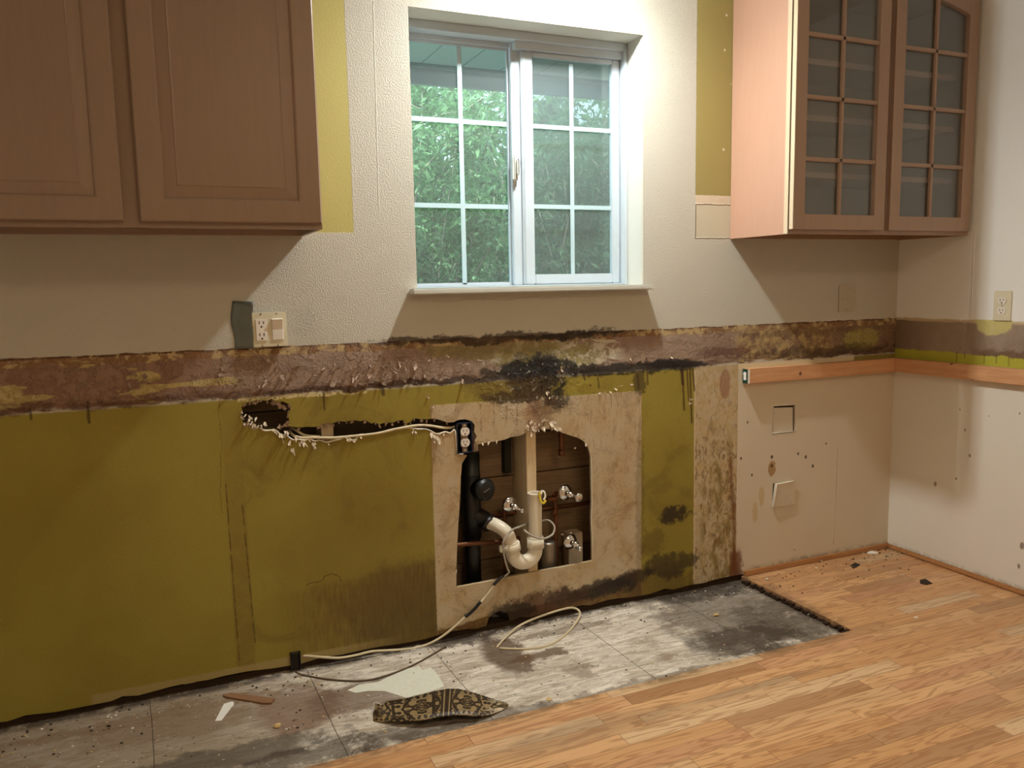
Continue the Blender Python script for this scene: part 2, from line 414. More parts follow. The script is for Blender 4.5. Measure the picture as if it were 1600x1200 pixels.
    # upper fringe of paper and glue
    fr = g.mul(g.ss(w(Z, nh, .05), 1.008, 1.012), g.ss(nh, .38, .45))
    bc = g.mix(fr, bc, g.mix(g.ss(n4, .42, .55), srgb(196, 172, 126), srgb(150, 112, 78)))
    bc = g.mix(g.mul(g.seg(X, w(Z, nh, .018), (-3.9, 1.033), (0, 1.033), .002, .004), g.ss(n4, .4, .5), .9), bc, srgb(94, 58, 38))
    bc = g.mix(g.mul(g.ss(w(Z, n4, .05), .922, .90), g.ss(nh, .42, .6), .75), bc, srgb(104, 74, 54))
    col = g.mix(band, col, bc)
    # plaster lip under the band
    lip = g.mul(g.boxm(X, w(w(Z, n4, .03), nh, .03), -2.75, -2.35, .872, .884, .003), g.ss(n2, .42, .5))
    col = g.mix(lip, col, srgb(214, 198, 150))
    # ---- mould
    def mould(px, py, ru, rv, k, f=.9, c=BLACK, e=.45, nn=None):
        nonlocal col
        cx, cz = b2(px, py)
        col = g.mix(g.mul(g.ell(uf, vf, cx, cz, ru, rv, nn or n4, k, e), f), col, c)
    mould(838, 590, .11, .085, 3.5, .93); mould(800, 622, .13, .022, 3.5, .85, srgb(52, 40, 30)); mould(790, 600, .16, .07, 4, .5, srgb(100, 78, 44))
    mould(870, 625, .05, .035, 3.5, .8); mould(850, 576, .22, .028, 4, .93)
    mould(850, 640, .05, .08, 3.5, .45, srgb(86, 60, 42))
    mould(780, 528, .45, .016, 3.2, .85, srgb(64, 48, 36), .5, nh); mould(900, 524, .2, .012, 3, .7, BLACK, .5, nh)
    mould(700, 596, .4, .010, 3.5, .8, srgb(62, 50, 42), .5, nh); mould(1000, 576, .30, .020, 3.5, .9, BLACK, .5, nh)
    mould(1058, 568, .14, .018, 2.5, .9, srgb(34, 26, 24), .4, nh); mould(560, 603, .35, .008, 3, .7, srgb(84, 62, 46), .5, nh)
    mould(1000, 598, .03, .045, 3, .7, srgb(60, 46, 34)); mould(1135, 548, .14, .02, 3, .6, srgb(96, 50, 40))
    mould(1290, 548, .40, .022, 4, .6, srgb(72, 50, 38)); mould(1250, 520, .3, .02, 4, .45, srgb(96, 68, 50))
    mould(200, 628, .9, .012, 3, .45, srgb(92, 58, 38), .5, nh)
    wf = g.mul(g.ss(n2, .60, .64), g.ell(uf, vf, b2(838, 600)[0], b2(838, 600)[1], .16, .12, n1, 2, .4), .8)
    col = g.mix(wf, col, srgb(196, 190, 180))
    # small drips under the band
    for x, y0, y1, ww in ((505, 612, 640, .003), (597, 600, 616, .006), (934, 590, 606, .003), (1010, 560, 600, .004), (137, 628, 660, .004), (47, 640, 655, .003), (996, 585, 606, .004), (912, 586, 594, .003)):
        col = g.mix(g.mul(g.seg(us, Z, b2(x, y0), b2(x+2, y1), ww, .003), .75), col, srgb(64, 40, 24))
    # cracks and pencil lines
    def crack(pts, c=(70, 50, 30), f=.7, ww=.0012):
        nonlocal col
        for a, b in zip(pts, pts[1:]): col = g.mix(g.mul(g.seg(u if ww > .001 else us, v, b2(*a), b2(*b), ww, .0015), f), col, srgb(*c))
    crack([(480, 915), (505, 908), (507, 902), (518, 897), (532, 901), (534, 908)], f=.8)
    crack([(840, 925), (852, 935), (850, 960)], (50, 34, 24)); crack([(852, 935), (900, 925), (905, 935)], (60, 40, 26))
    crack([(675, 470), (930, 462)], (120, 100, 80), .3, .0009)
    crack([(343, 620), (346, 800)], (90, 70, 24), .5)
    # seams of the sheets behind the paint
    g.set('Base Color', col)
    # relief
    peel = g.mul(g.ss(g.noise(210, 3, .55), .35, .65), .75)
    peel = g.mul(peel, g.ss(Z, 1.03, 1.045))
    smooth_patch = g.ma('SUBTRACT', 1, g.mx(m, patch))
    h = g.mul(peel, smooth_patch, .6)
    fl = g.ss(g.noise(75, 3, .6, dist=2.2), .56, .60)
    reg = g.mx(g.mul(band, g.ss(X, -2.85, -2.7)), 0)
    h = g.ma('ADD', h, g.mul(fl, reg, 1.6))
    h = g.ma('ADD', h, g.mul(g.ss(n4, .45, .6), band, 2.4))
    h = g.ma('ADD', h, g.mul(g.noise(300, 3, .65), g.mx(rect, st), .7))
    h = g.ma('ADD', h, g.mul(g.ss(g.noise(14, 4, .65, dist=2), .60, .62), g.mx(rect, st), lowm, .9))
    h = g.ma('ADD', h, g.mul(g.noise(150, 2, .6), .35))
    h = g.ma('ADD', h, g.mul(pr, 1.5)); h = g.ma('ADD', h, g.mul(patch_line, 1.5))
    h = g.ma('ADD', h, g.mul(g.seg(us, Z, b2(583, 0), b2(592, 330), .001, .0015), .9))
    cx, cz = b2(475, 500)
    h = g.ma('ADD', h, g.mul(g.ss(g.noise(60, 3, .6, dist=3), .5, .6), g.ell(uf, vf, cx-.02, cz, .05, .05, n1, 3, .8), 1.0))
    h = g.ma('ADD', h, g.mul(g.ell(uf, vf, b2(838, 595)[0], b2(838, 595)[1], .2, .12, n1, 2, .5), n2, 5))
    g.bump(h, 1.0, .0016)
    
    return g.m
def wall_right_material():
    g = G('right_wall_paint', .55, .35)
    X, Y, Z = g.xyz()
    n1 = g.noise(9, 4, .6); n2 = g.noise(55, 4, .65); n4 = g.noise(24, 5, .7); nh = g.noise(14, 5, .65, v=g.vscale((1, 1, 6)))
    low = g.noise(2, 3, .5)
    def w(base, n, k):
        o = g.ma('MULTIPLY_ADD', g.ma('SUBTRACT', n, .5), k, base); q = g.ax.get((base.node.name, base.identifier))
        if q: g.mark(o, q[0], q[1]+k*.4)
        return o
    u = w(w(Y, n1, .03), n2, .02); v = w(w(Z, n1, .03), n4, .02); us = w(Y, n2, .006); vs = w(Z, n2, .006)
    col = g.mix(low, srgb(234, 233, 229), srgb(240, 239, 236))
    lw = g.ss(vs, .84, .835)
    lc = g.mix(low, srgb(232, 227, 218), srgb(224, 218, 208))
    col = g.mix(lw, col, lc)
    col = g.mix(g.boxm(Y, vs, -9, .1, .83, .925, .002), col, g.mix(n1, srgb(186, 184, 66), srgb(170, 168, 62)))
    band = g.boxm(Y, g.ma('MULTIPLY_ADD', nh, .02, v), -9, .1, .912, 1.045, .003)
    bc = g.mix(g.ss(n1, .3, .7), srgb(166, 148, 132), srgb(150, 132, 116))
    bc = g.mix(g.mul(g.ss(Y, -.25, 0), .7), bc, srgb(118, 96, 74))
    bc = g.mix(g.mul(g.ss(w(Z, n4, .05), .935, .915), g.ss(Y, -.34, -.42), .8), bc, srgb(110, 82, 62))
    bc = g.mix(g.mul(g.ss(n2, .6, .66), g.ss(Z, .95, .92), .6), bc, srgb(92, 62, 44))
    col = g.mix(band, col, bc)
    top = g.boxm(Y, w(Z, nh, .02), -9, .1, 1.026, 1.038, .003)
    col = g.mix(g.mul(top, .85), col, srgb(206, 186, 146))
    pch = g.mul(g.ell(u, v, -.45, 1.03, .075, .05, n4, 1.6, .2), g.ss(Z, 1.042, 1.038))
    col = g.mix(pch, col, g.mix(n2, srgb(214, 204, 150), srgb(196, 186, 110)))
    for y0, y1, z0, z1 in ((-.30, -.30, .905, .86), (-.335, -.335, .905, .885), (-.42, -.42, .905, .87), (-.47, -.47, .905, .875), (-.52, -.52, .905, .87)):
        col = g.mix(g.mul(g.seg(us, Z, (y0, z0), (y1-.001, z1), .002, .003), .6), col, srgb(92, 84, 30))
    for x, y, r in ((1597, 853, .009), (1592, 885, .006), (1508, 672, .004), (1494, 748, .004), (1500, 640, .003), (1515, 712, .005), (1461, 756, .007), (1545, 650, .002), (1593, 646, .003)):
        cy, cz = r2(min(x, 1599), y); col = g.mix(g.mul(g.ell(us, vs, cy, cz, r, r*1.5, n4, 3, .5), .75), col, srgb(110, 82, 62))
    col = g.mix(g.mul(g.ss(g.noise(120, 2, .6), .72, .76), lw, .4), col, srgb(120, 96, 74))
    col = g.mix(g.mul(g.ss(w(Z, n4, .03), .04, .015), g.ss(n4, .42, .58), .5), col, srgb(130, 100, 74))
    g.set('Base Color', col)
    h = g.ma('ADD', g.mul(g.noise(180, 2, .5), .25), g.mul(band, g.ss(n4, .45, .6), 1.4))
    h = g.ma('ADD', h, g.mul(g.seg(us, Z, (-.352, 1.37), (-.352, 1.04), .002, .002), 2))
    g.bump(h, .8, .0012)
    return g.m

# ------------------------------------------------------------------ floor materials
def hardwood_material():
    g = G('oak_strip_floor', .33, .45)
    X, Y, Z = g.xyz()
    PW = .057
    r = g.ma('DIVIDE', Y, PW); row = g.ma('FLOOR', r)
    off = g.wn(g.comb(row, 3.7, 0))[0]; ln = g.ma('MULTIPLY_ADD', g.wn(g.comb(row, 9.1, 0))[0], .3, .30)
    s_ = g.ma('DIVIDE', g.ma('MULTIPLY_ADD', off, 3.0, X), ln); idx = g.ma('FLOOR', s_)
    key = g.comb(row, idx, 1.3); rn = g.wn(key); rv = rn[0]; rx, ry, rz = g.xyz(rn[1])
    # grain, different for every strip
    sh = g.n.new('ShaderNodeVectorMath'); sh.operation = 'MULTIPLY_ADD'
    g.put(sh.inputs[0], rn[1]); sh.inputs[1].default_value = (7, 7, 7); g.put(sh.inputs[2], g.vscale((1.0, 12, 1)))
    gv = sh.outputs[0]
    fig = g.noise(1.6, 3, .5, v=gv, dist=.4)
    rings = g.ma('SINE', g.mul(fig, 70)); rings = g.ss(rings, .1, .95)
    fine = g.noise(16, 4, .7, v=g.vscale((1, 9, 1), gv))
    a = g.mix(rv, srgb(204, 154, 106), srgb(228, 184, 136))
    a = g.mix(g.mul(g.ss(ry, .66, .9), .75), a, srgb(166, 126, 92))
    a = g.mix(g.mul(g.ss(rx, .78, .95), .7), a, srgb(196, 142, 108))
    a = g.mix(g.mul(g.ss(rz, .80, .95), .6), a, srgb(228, 202, 164))
    a = g.mix(g.mul(rings, .55), a, srgb(158, 106, 64)); a = g.mix(g.mul(g.ss(fine, .45, .75), .4), a, srgb(150, 98, 58))
    # water-stained boards near the old cabinets and scattered grey smudges
    p = F(960, 1130); sm = g.ell(X, Y, p.x-.1, p.y, .30, .05, g.noise(12, 4), 2.5, .6)
    q = F(1190, 1070); sm2 = g.ell(X, Y, q.x, q.y, .28, .018, g.noise(12, 4), 2.0, .6); q2 = F(1250, 1040)
    a = g.mix(g.mul(g.mx(sm, sm2), .35), a, srgb(120, 100, 84))
    dust_haze = g.mul(g.ss(Y, -.33, -.05), g.ss(g.noise(12, 5, .7), .35, .65))
    a = g.mix(g.mul(dust_haze, .45), a, srgb(164, 126, 96))
    for (px, py, f) in ((1105, 990, .6), (1220, 985, .0)):
        pass
    near = g.mx(g.mul(g.ss(Y, -.64, -.59), g.ss(X, -.8, -.9)), g.mul(g.ss(X, -.76, -.82), g.ss(Y, -.6, -.57)))
    a = g.mix(g.mul(near, g.ss(g.noise(9, 5, .7), .38, .65), .75), a, srgb(96, 70, 50))
    # joints between strips
    fr = g.ma('FRACT', r); gy = g.ma('MINIMUM', fr, g.ma('SUBTRACT', 1, fr)); fx = g.ma('FRACT', s_); gx = g.mul(g.ma('MINIMUM', fx, g.ma('SUBTRACT', 1, fx)), ln)
    jt = g.mx(g.ss(gy, .018, .006), g.ss(gx, .0012, .0004))
    a = g.mix(g.mul(jt, .75), a, srgb(96, 56, 32))
    a = g.mix(g.mul(g.ss(g.noise(60, 2, .5), .80, .84), .7), a, srgb(64, 44, 32))
    g.set('Base Color', a)
    g.set('Roughness', g.ss(g.noise(7, 3), .2, .9, .30, .48))
    g.bump(g.ma('SUBTRACT', g.mul(fine, .25), jt), .3, .0008)
    return g.m
def subfloor_material():
    g = G('water_stained_plywood_subfloor', .85, .2)
    X, Y, Z = g.xyz()
    gr = g.noise(13, 6, .75, v=g.vscale((.6, 2.6, 1)), dist=1.2); n1 = g.noise(3.2, 5, .65); n4 = g.noise(16, 5, .7); n2 = g.noise(60, 4, .7); gf = g.noise(60, 4, .7, v=g.vscale((.35, 3, 1)))
    a = g.mix(g.ss(gr, .3, .68), srgb(170, 154, 134), srgb(238, 230, 218))
    a = g.mix(g.mul(g.ss(gf, .56, .68), .45), a, srgb(120, 102, 84))
    a = g.mix(g.mul(g.ss(n1, .55, .68), .6), a, srgb(138, 110, 86))
    a = g.mix(g.mul(g.ss(X, -2.45, -2.95), .75), a, srgb(128, 108, 84))  # left end darkened in the colour for the wall cabinet's shadow
    uf = g.ma('MULTIPLY_ADD', g.ma('SUBTRACT', n4, .5), .12, X); vf = g.ma('MULTIPLY_ADD', g.ma('SUBTRACT', g.noise(17, 4, .6), .5), .10, Y)
    def blot(px, py, ru, rv, k, c, f):
        nonlocal a
        p = F(px, py, -.02); a = g.mix(g.mul(g.ell(uf, vf, p.x, p.y, ru, rv, n4, k, .5), f), a, srgb(*c))
    blot(1150, 960, .30, .32, 3.5, (92, 78, 66), .7); blot(1230, 975, .16, .2, 3.5, (70, 60, 50), .5); blot(1100, 925, .2, .08, 3, (50, 42, 36), .7)
    blot(1160, 1000, .2, .10, 3, (60, 50, 42), .7)
    blot(790, 1022, .07, .16, 2, (92, 68, 48), .85); blot(840, 1025, .10, .035, 2.5, (104, 80, 58), .8)
    blot(900, 1045, .05, .05, 3, (120, 96, 72), .5); blot(470, 1105, .13, .13, 2, (132, 106, 88), .75); blot(280, 1135, .25, .07, 3, (126, 100, 76), .5)
    blot(560, 1090, .16, .10, 3, (110, 86, 68), .7); blot(720, 1000, .12, .04, 4, (60, 46, 36), .8); blot(1040, 930, .10, .04, 4, (60, 50, 40), .6); blot(880, 985, .2, .03, 5, (110, 90, 70), .5); blot(650, 1140, .2, .05, 3.5, (74, 60, 50), .7); blot(330, 1190, .3, .06, 3, (60, 54, 48), .6); blot(480, 1180, .2, .05, 4, (56, 50, 46), .6)
    blot(240, 1120, .5, .03, 3, (120, 92, 66), .5); blot(1000, 1070, .35, .03, 3.5, (110, 94, 78), .6); blot(640, 1000, .3, .05, 3, (104, 84, 64), .6)
    blot(720, 1135, .3, .03, 3, (80, 66, 54), .6)  # dark strip painted in front of the vinyl scrap as its shadow
    # dark line along the wall and along the cut edge
    ed = g.mx(g.ss(Y, -.05, -.01), g.ss(Y, -.545, -.585)); ed = g.mx(ed, g.ss(X, -.87, -.83))
    a = g.mix(g.mul(ed, g.ss(n4, .32, .55), .85), a, srgb(56, 44, 36))
    for x0 in (-3.05, -2.585, -2.17, -1.62, -1.18):
        a = g.mix(g.mul(g.seg(g.ma('MULTIPLY_ADD', n1, .01, X), Y, (x0, 0), (x0+.02, -.6), .0013, .001), .85), a, srgb(64, 52, 42))
    a = g.mix(g.mul(g.seg(X, g.ma('MULTIPLY_ADD', n1, .01, Y), (-3.9, -.46), (-.8, -.45), .001, .001), .5), a, srgb(80, 66, 54))
    a = g.mix(g.mul(g.ss(n2, .64, .68), .8), a, srgb(58, 46, 36)); a = g.mix(g.mul(g.ss(g.noise(85, 3, .6), .69, .72), .8), a, srgb(240, 236, 228))
    g.set('Base Color', a); g.bump(g.ma('ADD', g.mul(gr, 1.5), g.ma('ADD', n2, gf)), .7, .002)
    return g.m

# ------------------------------------------------------------------ other materials
def cabinet_wood(name, c0, c1, rough=.38, spec=.45):
    g = G(name, rough, spec); gr = g.noise(22, 5, .65, v=g.vscale((4, 4, .35)), dist=.2); low = g.noise(3, 3, v=g.vscale((1.5, 1.5, .6)))
    c = g.mix(gr, srgb(*c0), srgb(*c1)); c = g.mix(g.mul(low, .35), c, srgb(*[int(q*.86) for q in c0]))
    g.set('Base Color', c); g.bump(gr, .08, .0005); return g.m
M_CAB = cabinet_wood('brown_stained_maple', (152, 128, 112), (168, 144, 126))
M_CABIN = cabinet_wood('cabinet_interior', (150, 118, 92), (164, 130, 102), .6, .3)
M_CABR = cabinet_wood('paler_brown_maple', (166, 138, 120), (180, 152, 134))  # slightly paler brown for the right cabinet's doors and frame
M_SIDE = cabinet_wood('pink_maple_veneer_side', (186, 144, 122), (196, 155, 133), .5, .3)
M_EDGE = cabinet_wood('lit_maple_edge', (206, 186, 156), (214, 195, 166), .5, .3)  # pale tone puts the lamp's light into the edges that face it
def lumber(name, c0, c1, ax=0, knots=True):
    g = G(name, .6, .3); sc = [14, 14, 14]; sc[ax] = 1.2
    gr = g.noise(5, 5, .7, v=g.vscale(tuple(sc)), dist=.6); c = g.mix(g.ss(gr, .3, .7), srgb(*c0), srgb(*c1))
    if knots: c = g.mix(g.mul(g.ss(g.vor(9), .10, .06), .8), c, srgb(78, 44, 28))
    g.set('Base Color', c); g.bump(gr, .3, .001); return g.m
M_CLEAT = lumber('planed_fir', (202, 148, 106), (218, 168, 126)); M_CLEATY = lumber('planed_fir_right', (202, 148, 106), (218, 168, 126), 1)
M_STUD = lumber('pale_stud_timber', (214, 190, 150), (232, 212, 178), 2)
M_BLOCK = lumber('grey_tan_timber', (176, 156, 130), (200, 180, 150), 2, False)
M_SHEATH = lumber('aged_sheathing_boards', (124, 102, 78), (150, 126, 98), 0, False)
M_TRIMW = lumber('stained_wood_strip', (168, 118, 74), (188, 138, 92), 0, False)
M_VINYL = simple('white_vinyl', (188, 198, 206), .35, .5, var=.03)
M_WHITE = simple('white_painted_wood', (202, 201, 193), .45, .4, var=.05, vs=9)
M_IVORY = simple('ivory_plastic', (222, 214, 188), .35, .5, var=.04)
M_WPLAS = simple('white_plastic', (236, 228, 218), .35, .5, var=.03)
M_WP2 = simple('painted_over_plate', (190, 181, 163), .5, .4, var=.04)
M_DARK = simple('dark_slot', (18, 15, 13), .7, .2)
M_PVC = simple('white_pvc', (232, 222, 202), .32, .5, var=.05, vs=14)
M_ABS = simple('black_abs_plastic', (20, 20, 21), .42, .5, var=.2)
M_CHROME = simple('chrome', (226, 226, 226), .12, .5, 1, var=.03)
M_STEEL = simple('dull_steel', (150, 140, 128), .38, .5, .9, var=.25, vs=60)
M_COPPER = simple('tarnished_copper', (120, 76, 52), .5, .5, .55, var=.3, vs=40)
M_CABLE = simple('off_white_cable_sheath', (214, 198, 166), .5, .4, var=.12, vs=60)
M_GCABLE = simple('grey_cable_sheath', (176, 168, 156), .45, .4, var=.08)
M_DCABLE = simple('dirty_brown_cable', (96, 80, 62), .6, .3, var=.2, vs=60)
M_BTAPE = simple('black_electrical_tape', (26, 24, 24), .4, .4)
M_BLUEBOX = simple('dark_blue_plastic_box', (26, 40, 62), .4, .5, var=.3, vs=90)
M_GTAPE = simple('grey_duct_tape', (112, 120, 118), .36, .5, .25, var=.28, vs=18)
M_YEL = simple('yellow_plastic', (226, 200, 52), .4, .4, var=.05)
M_RED = simple('red_plastic', (130, 34, 34), .45, .4)
M_TORN = simple('torn_paper_and_gypsum', (206, 188, 164), .8, .2, var=.3, vs=90, bump=.5)
M_TORNB = simple('torn_brown_paper', (166, 142, 124), .75, .2, var=.3, vs=70, bump=.4)
M_CEIL = simple('ceiling_paint', (232, 228, 218), .8, .2, var=.03)
M_GREEN = simple('green_sticker', (22, 66, 56), .5, .4, var=.1)
M_PAPER = simple('white_paper', (240, 238, 232), .6, .3, var=.03)
M_SOFFIT = simple('grey_soffit_paint', (150, 176, 182), .7, .2, var=.05)
M_GLOW = None
def emis(name, col, st):
    g = G(name); g.set('Base Color', (0, 0, 0, 1)); g.set('Emission Color', col); g.set('Emission Strength', st); return g.m
M_BULB = emis('lamp_glass_lit', (1, .93, .82, 1), 6)
def glass_mat(name, dust_haze, tint=(1, 1, 1, 1), rough=.02, ior=1.5):
    m = bpy.data.materials.new(name); m.use_nodes = True; t = m.node_tree; t.nodes.clear()
    o = t.nodes.new('ShaderNodeOutputMaterial'); tr = t.nodes.new('ShaderNodeBsdfTransparent'); tr.inputs[0].default_value = tint
    gl = t.nodes.new('ShaderNodeBsdfGlossy'); gl.inputs['Roughness'].default_value = rough
    df = t.nodes.new('ShaderNodeBsdfDiffuse'); df.inputs[0].default_value = (.85, .9, .9, 1)  # pale diffuse share stands in for room reflections hazing the glass
    lw = t.nodes.new('ShaderNodeLayerWeight'); lw.inputs[0].default_value = .5; pw = t.nodes.new('ShaderNodeMath'); pw.operation = 'POWER'; pw.inputs[1].default_value = 5; t.links.new(lw.outputs[1], pw.inputs[0]); fz = t.nodes.new('ShaderNodeMath'); fz.operation = 'MULTIPLY_ADD'; fz.inputs[1].default_value = .9; fz.inputs[2].default_value = ((ior-1)/(ior+1))**2; t.links.new(pw.outputs[0], fz.inputs[0])
    a = t.nodes.new('ShaderNodeMixShader'); a.inputs[0].default_value = dust_haze; b = t.nodes.new('ShaderNodeMixShader')
    t.links.new(tr.outputs[0], a.inputs[1]); t.links.new(df.outputs[0], a.inputs[2]); t.links.new(fz.outputs[0], b.inputs[0])
    t.links.new(a.outputs[0], b.inputs[1]); t.links.new(gl.outputs[0], b.inputs[2]); t.links.new(b.outputs[0], o.inputs[0]); return m
M_WGLASS = glass_mat('hazy_window_glass', .05, (.88, .98, 1, 1)); M_CGLASS = glass_mat('cabinet_glass', .06, (.88, .91, .92, 1), ior=1.75)
def screen_mat():
    m = bpy.data.materials.new('insect_screen_mesh'); m.use_nodes = True; t = m.node_tree; t.nodes.clear()
    o = t.nodes.new('ShaderNodeOutputMaterial'); tr = t.nodes.new('ShaderNodeBsdfTransparent'); df = t.nodes.new('ShaderNodeBsdfDiffuse')
    df.inputs[0].default_value = (.085, .10, .10, 1); a = t.nodes.new('ShaderNodeMixShader'); a.inputs[0].default_value = .33
    t.links.new(tr.outputs[0], a.inputs[1]); t.links.new(df.outputs[0], a.inputs[2]); t.links.new(a.outputs[0], o.inputs[0]); return m
M_SCREEN = screen_mat()

# ------------------------------------------------------------------ room shell
WL, YF, CEILZ, WT = -4.0, -4.3, 2.42, .0127
hole = [(744, 694.6), (754, 693), (764, 691), (776, 689.5), (787, 687.5), (798, 683), (812, 681), (822, 676), (831, 677.5), (840, 671), (850, 669.5), (862, 671), (870, 672), (882, 677.5), (894, 681.5), (903, 684), (911, 688.5), (916, 693), (920, 700), (923, 712), (924, 740), (925, 782), (924, 813), (925.5, 845), (926, 876.6),
        (905, 881), (881.6, 885.5), (850, 891), (818, 897), (786.6, 903.5), (750, 911), (713, 918), (713, 890), (714, 860), (716, 820), (719, 780), (720, 745), (722, 724), (727, 716), (730, 711.5),
        (714, 709), (712, 673), (703, 676), (695, 675.5), (684, 677.5), (675, 674), (666, 671.5), (655, 670), (642, 668), (627, 669.5), (610, 674), (590, 677), (575, 679), (562, 680), (557, 685), (549, 687), (542, 682), (530, 685), (520, 688), (510, 692), (500, 688), (492, 690), (484, 686), (475, 689), (466, 687), (457, 687),
        (447, 681), (437, 677), (430, 671), (415, 672), (405, 669), (396, 671), (387, 666), (380, 660), (376, 650), (379, 642), (377, 636), (384, 630), (392, 628), (403, 625), (417, 626.5), (424, 623), (433, 629), (441, 627), (451, 631), (455, 637), (450, 648), (452, 657), (450, 665), (457, 667), (468, 668), (477, 667), (486, 667), (497, 667), (502, 663), (512, 661), (520, 661.5), (530, 658), (541, 659), (552, 656.5), (563, 658), (571, 656), (580, 662), (586, 660), (592, 663), (603, 660), (612, 661), (622, 657), (631, 656.5), (634, 662), (641, 660), (647, 653), (657, 655), (667, 655), (678, 654), (687, 656), (698, 660), (708, 660), (716, 656), (727, 655), (737, 658), (742, 664), (741, 674), (745, 682), (742, 690)]
HOLE = [b2(*p) for p in hole]
random.seed(5)
WIN = [(-2.170, 1.203), (-1.300, 1.203), (-1.300, 2.088), (-2.170, 2.088)]
PL1 = [b2(1209, 635), b2(1243, 633), b2(1243, 675.5), b2(1206, 679)]; PL2 = [b2(1208, 755), b2(1238, 751), b2(1238, 788), b2(1206, 791)]
outer = [(WL, .004)]
x = WL
while x < -.95:
    x += random.uniform(.03, .09)
    outer.append((x, .004+random.uniform(-.005, .006)))
# a rotted notch at the bottom
outer = [p for p in outer if not (-1.96 < p[0] < -1.84)]
outer += [(-1.955, .003), (-1.945, .03), (-1.925, .044), (-1.90, .05), (-1.87, .036), (-1.862, .004)]
outer.sort(key=lambda p: p[0]); outer = [p for p in outer if p[0] < -.9] + [(0.02, -.004), (0.02, CEILZ), (WL, CEILZ)]
bm = bmesh.new(); prism(bm, [outer, WIN, HOLE, PL1, PL2], 0, WT)
CUTX = [-2.86, -2.45, -2.14, -1.93, -1.72, -1.50, -1.29, -1.066, -.84, -.45]; CUTZ = [.30, .62, .80, .885, .97, 1.07, 1.36]
for c in CUTX: bmesh.ops.bisect_plane(bm, geom=bm.verts[:]+bm.edges[:]+bm.faces[:], plane_co=(c, 0, 0), plane_no=(1, 0, 0))
for c in CUTZ: bmesh.ops.bisect_plane(bm, geom=bm.verts[:]+bm.edges[:]+bm.faces[:], plane_co=(0, 0, c), plane_no=(0, 0, 1))
ex, ez = [WL-.1]+CUTX+[.1], [-.1]+CUTZ+[2.6]; mats = []; mkey = {}
for f in bm.faces:
    c = f.calc_center_median(); i = max(k for k in range(len(ex)-1) if c.x >= ex[k]-1e-6); j = max(k for k in range(len(ez)-1) if c.z >= ez[k]-1e-6)
    if j >= 6 : i = 0 if c.x < -2.14 else 5 if c.x < -1.29 else 9
    zn = (ex[i], ex[i+1], ez[j], ez[j+1])
    if j >= 6: zn = {0: (WL-.1, -2.14), 5: (-2.14, -1.29), 9: (-1.29, .1)}[i]+zn[2:]
    if (i, j) not in mkey: mkey[(i, j)] = len(mats); mats.append(wall_back_material(zn, len(mats)))
    f.material_index = mkey[(i, j)]
print('wall zones', len(mats), [len(m.node_tree.nodes) for m in mats])
wall_back = tag(link('wall_back', bm, mats), kind='structure')
bm = bmesh.new(); box(bm, 0, .02, YF, .14, -.02, CEILZ); tag(link('wall_right', bm, wall_right_material()), kind='structure')
bm = bmesh.new(); box(bm, WL-.02, WL, YF, .14, -.02, CEILZ); tag(link('wall_left', bm, M_CEIL), kind='structure')
bm = bmesh.new(); box(bm, WL, 0, YF-.02, YF, -.02, CEILZ); tag(link('wall_front', bm, M_CEIL), kind='structure')
bm = bmesh.new(); box(bm, WL-.02, .02, YF-.02, .18, CEILZ, CEILZ+.03); tag(link('ceiling', bm, M_CEIL), kind='structure')
# floors
bm = bmesh.new()
prism(bm, [[(WL, YF), (0, YF), (0, 0), (-.822, 0), (-.822, -.572), (-.822, -.585), (-2.0, -.588), (WL, -.592)]], 0, -.019, conv=lambda x, y, z: Vector((x, z, y)))
floor = tag(link('floor', bm, hardwood_material()), kind='structure')
bm = bmesh.new(); box(bm, WL, .02, YF, .14, -.04, -.0195); link('subfloor', bm, subfloor_material(), floor)
# a dark, splintered lip where the strip floor was cut
bm = bmesh.new()
for k in range(46):
    y = -.01-.575*k/46; wv = random.uniform(.004, .02)
    box(bm, -.824-wv, -.8225, y-.013, y+random.uniform(-.004, 0), -.0192, -.0192+random.uniform(.003, .016))
link('splintered_edge', bm, simple('rotted_dark_wood', (58, 42, 32), .8, .2, var=.4, vs=80), floor)

# cavity behind the drywall: boards, stud
bm = bmesh.new()
z = .005
zs = [-.02, .037, .198, .353, .507, .662, .817, .972, 1.127, 1.19]
for a, b in zip(zs, zs[1:]): box(bm, WL, .0, .140, .158, a, b-.004, .001)
for (x0, x1, z0, z1) in ((WL, -2.2, 1.19, CEILZ), (-1.27, 0, 1.19, CEILZ), (-2.2, -1.27, 2.12, CEILZ)): box(bm, x0, x1, .14, .158, z0, z1)
link('sheathing_boards', bm, M_SHEATH, wall_back)
bm = bmesh.new(); box(bm, -4, .0, .159, .165, -.04, 1.19); box(bm, -3.99, -.01, .013, .139, -.0195, -.001)
link('bottom_plate', bm, simple('dark_timber', (60, 46, 34), .8, .2, var=.3), wall_back)  # plain dark timber under the wall and behind the board gaps
for i, sx in enumerate((-1.780, -2.50, -2.96, -1.37, -.96)):
    bm = bmesh.new(); box(bm, sx, sx+.038, WT+.001, .139, 0, 1.19, .001)
    link('stud', bm, M_STUD if i == 0 else M_BLOCK, wall_back)
# painted returns of the window opening
bm = bmesh.new(); D0, D1 = WT, .105
box(bm, -2.182, -2.170, D0, .139, 1.19, 2.10); box(bm, -1.300, -1.288, D0, .139, 1.19, 2.10); box(bm, -2.182, -1.288, D0, .139, 2.088, 2.10)
link('window_return', bm, M_WHITE, wall_back)

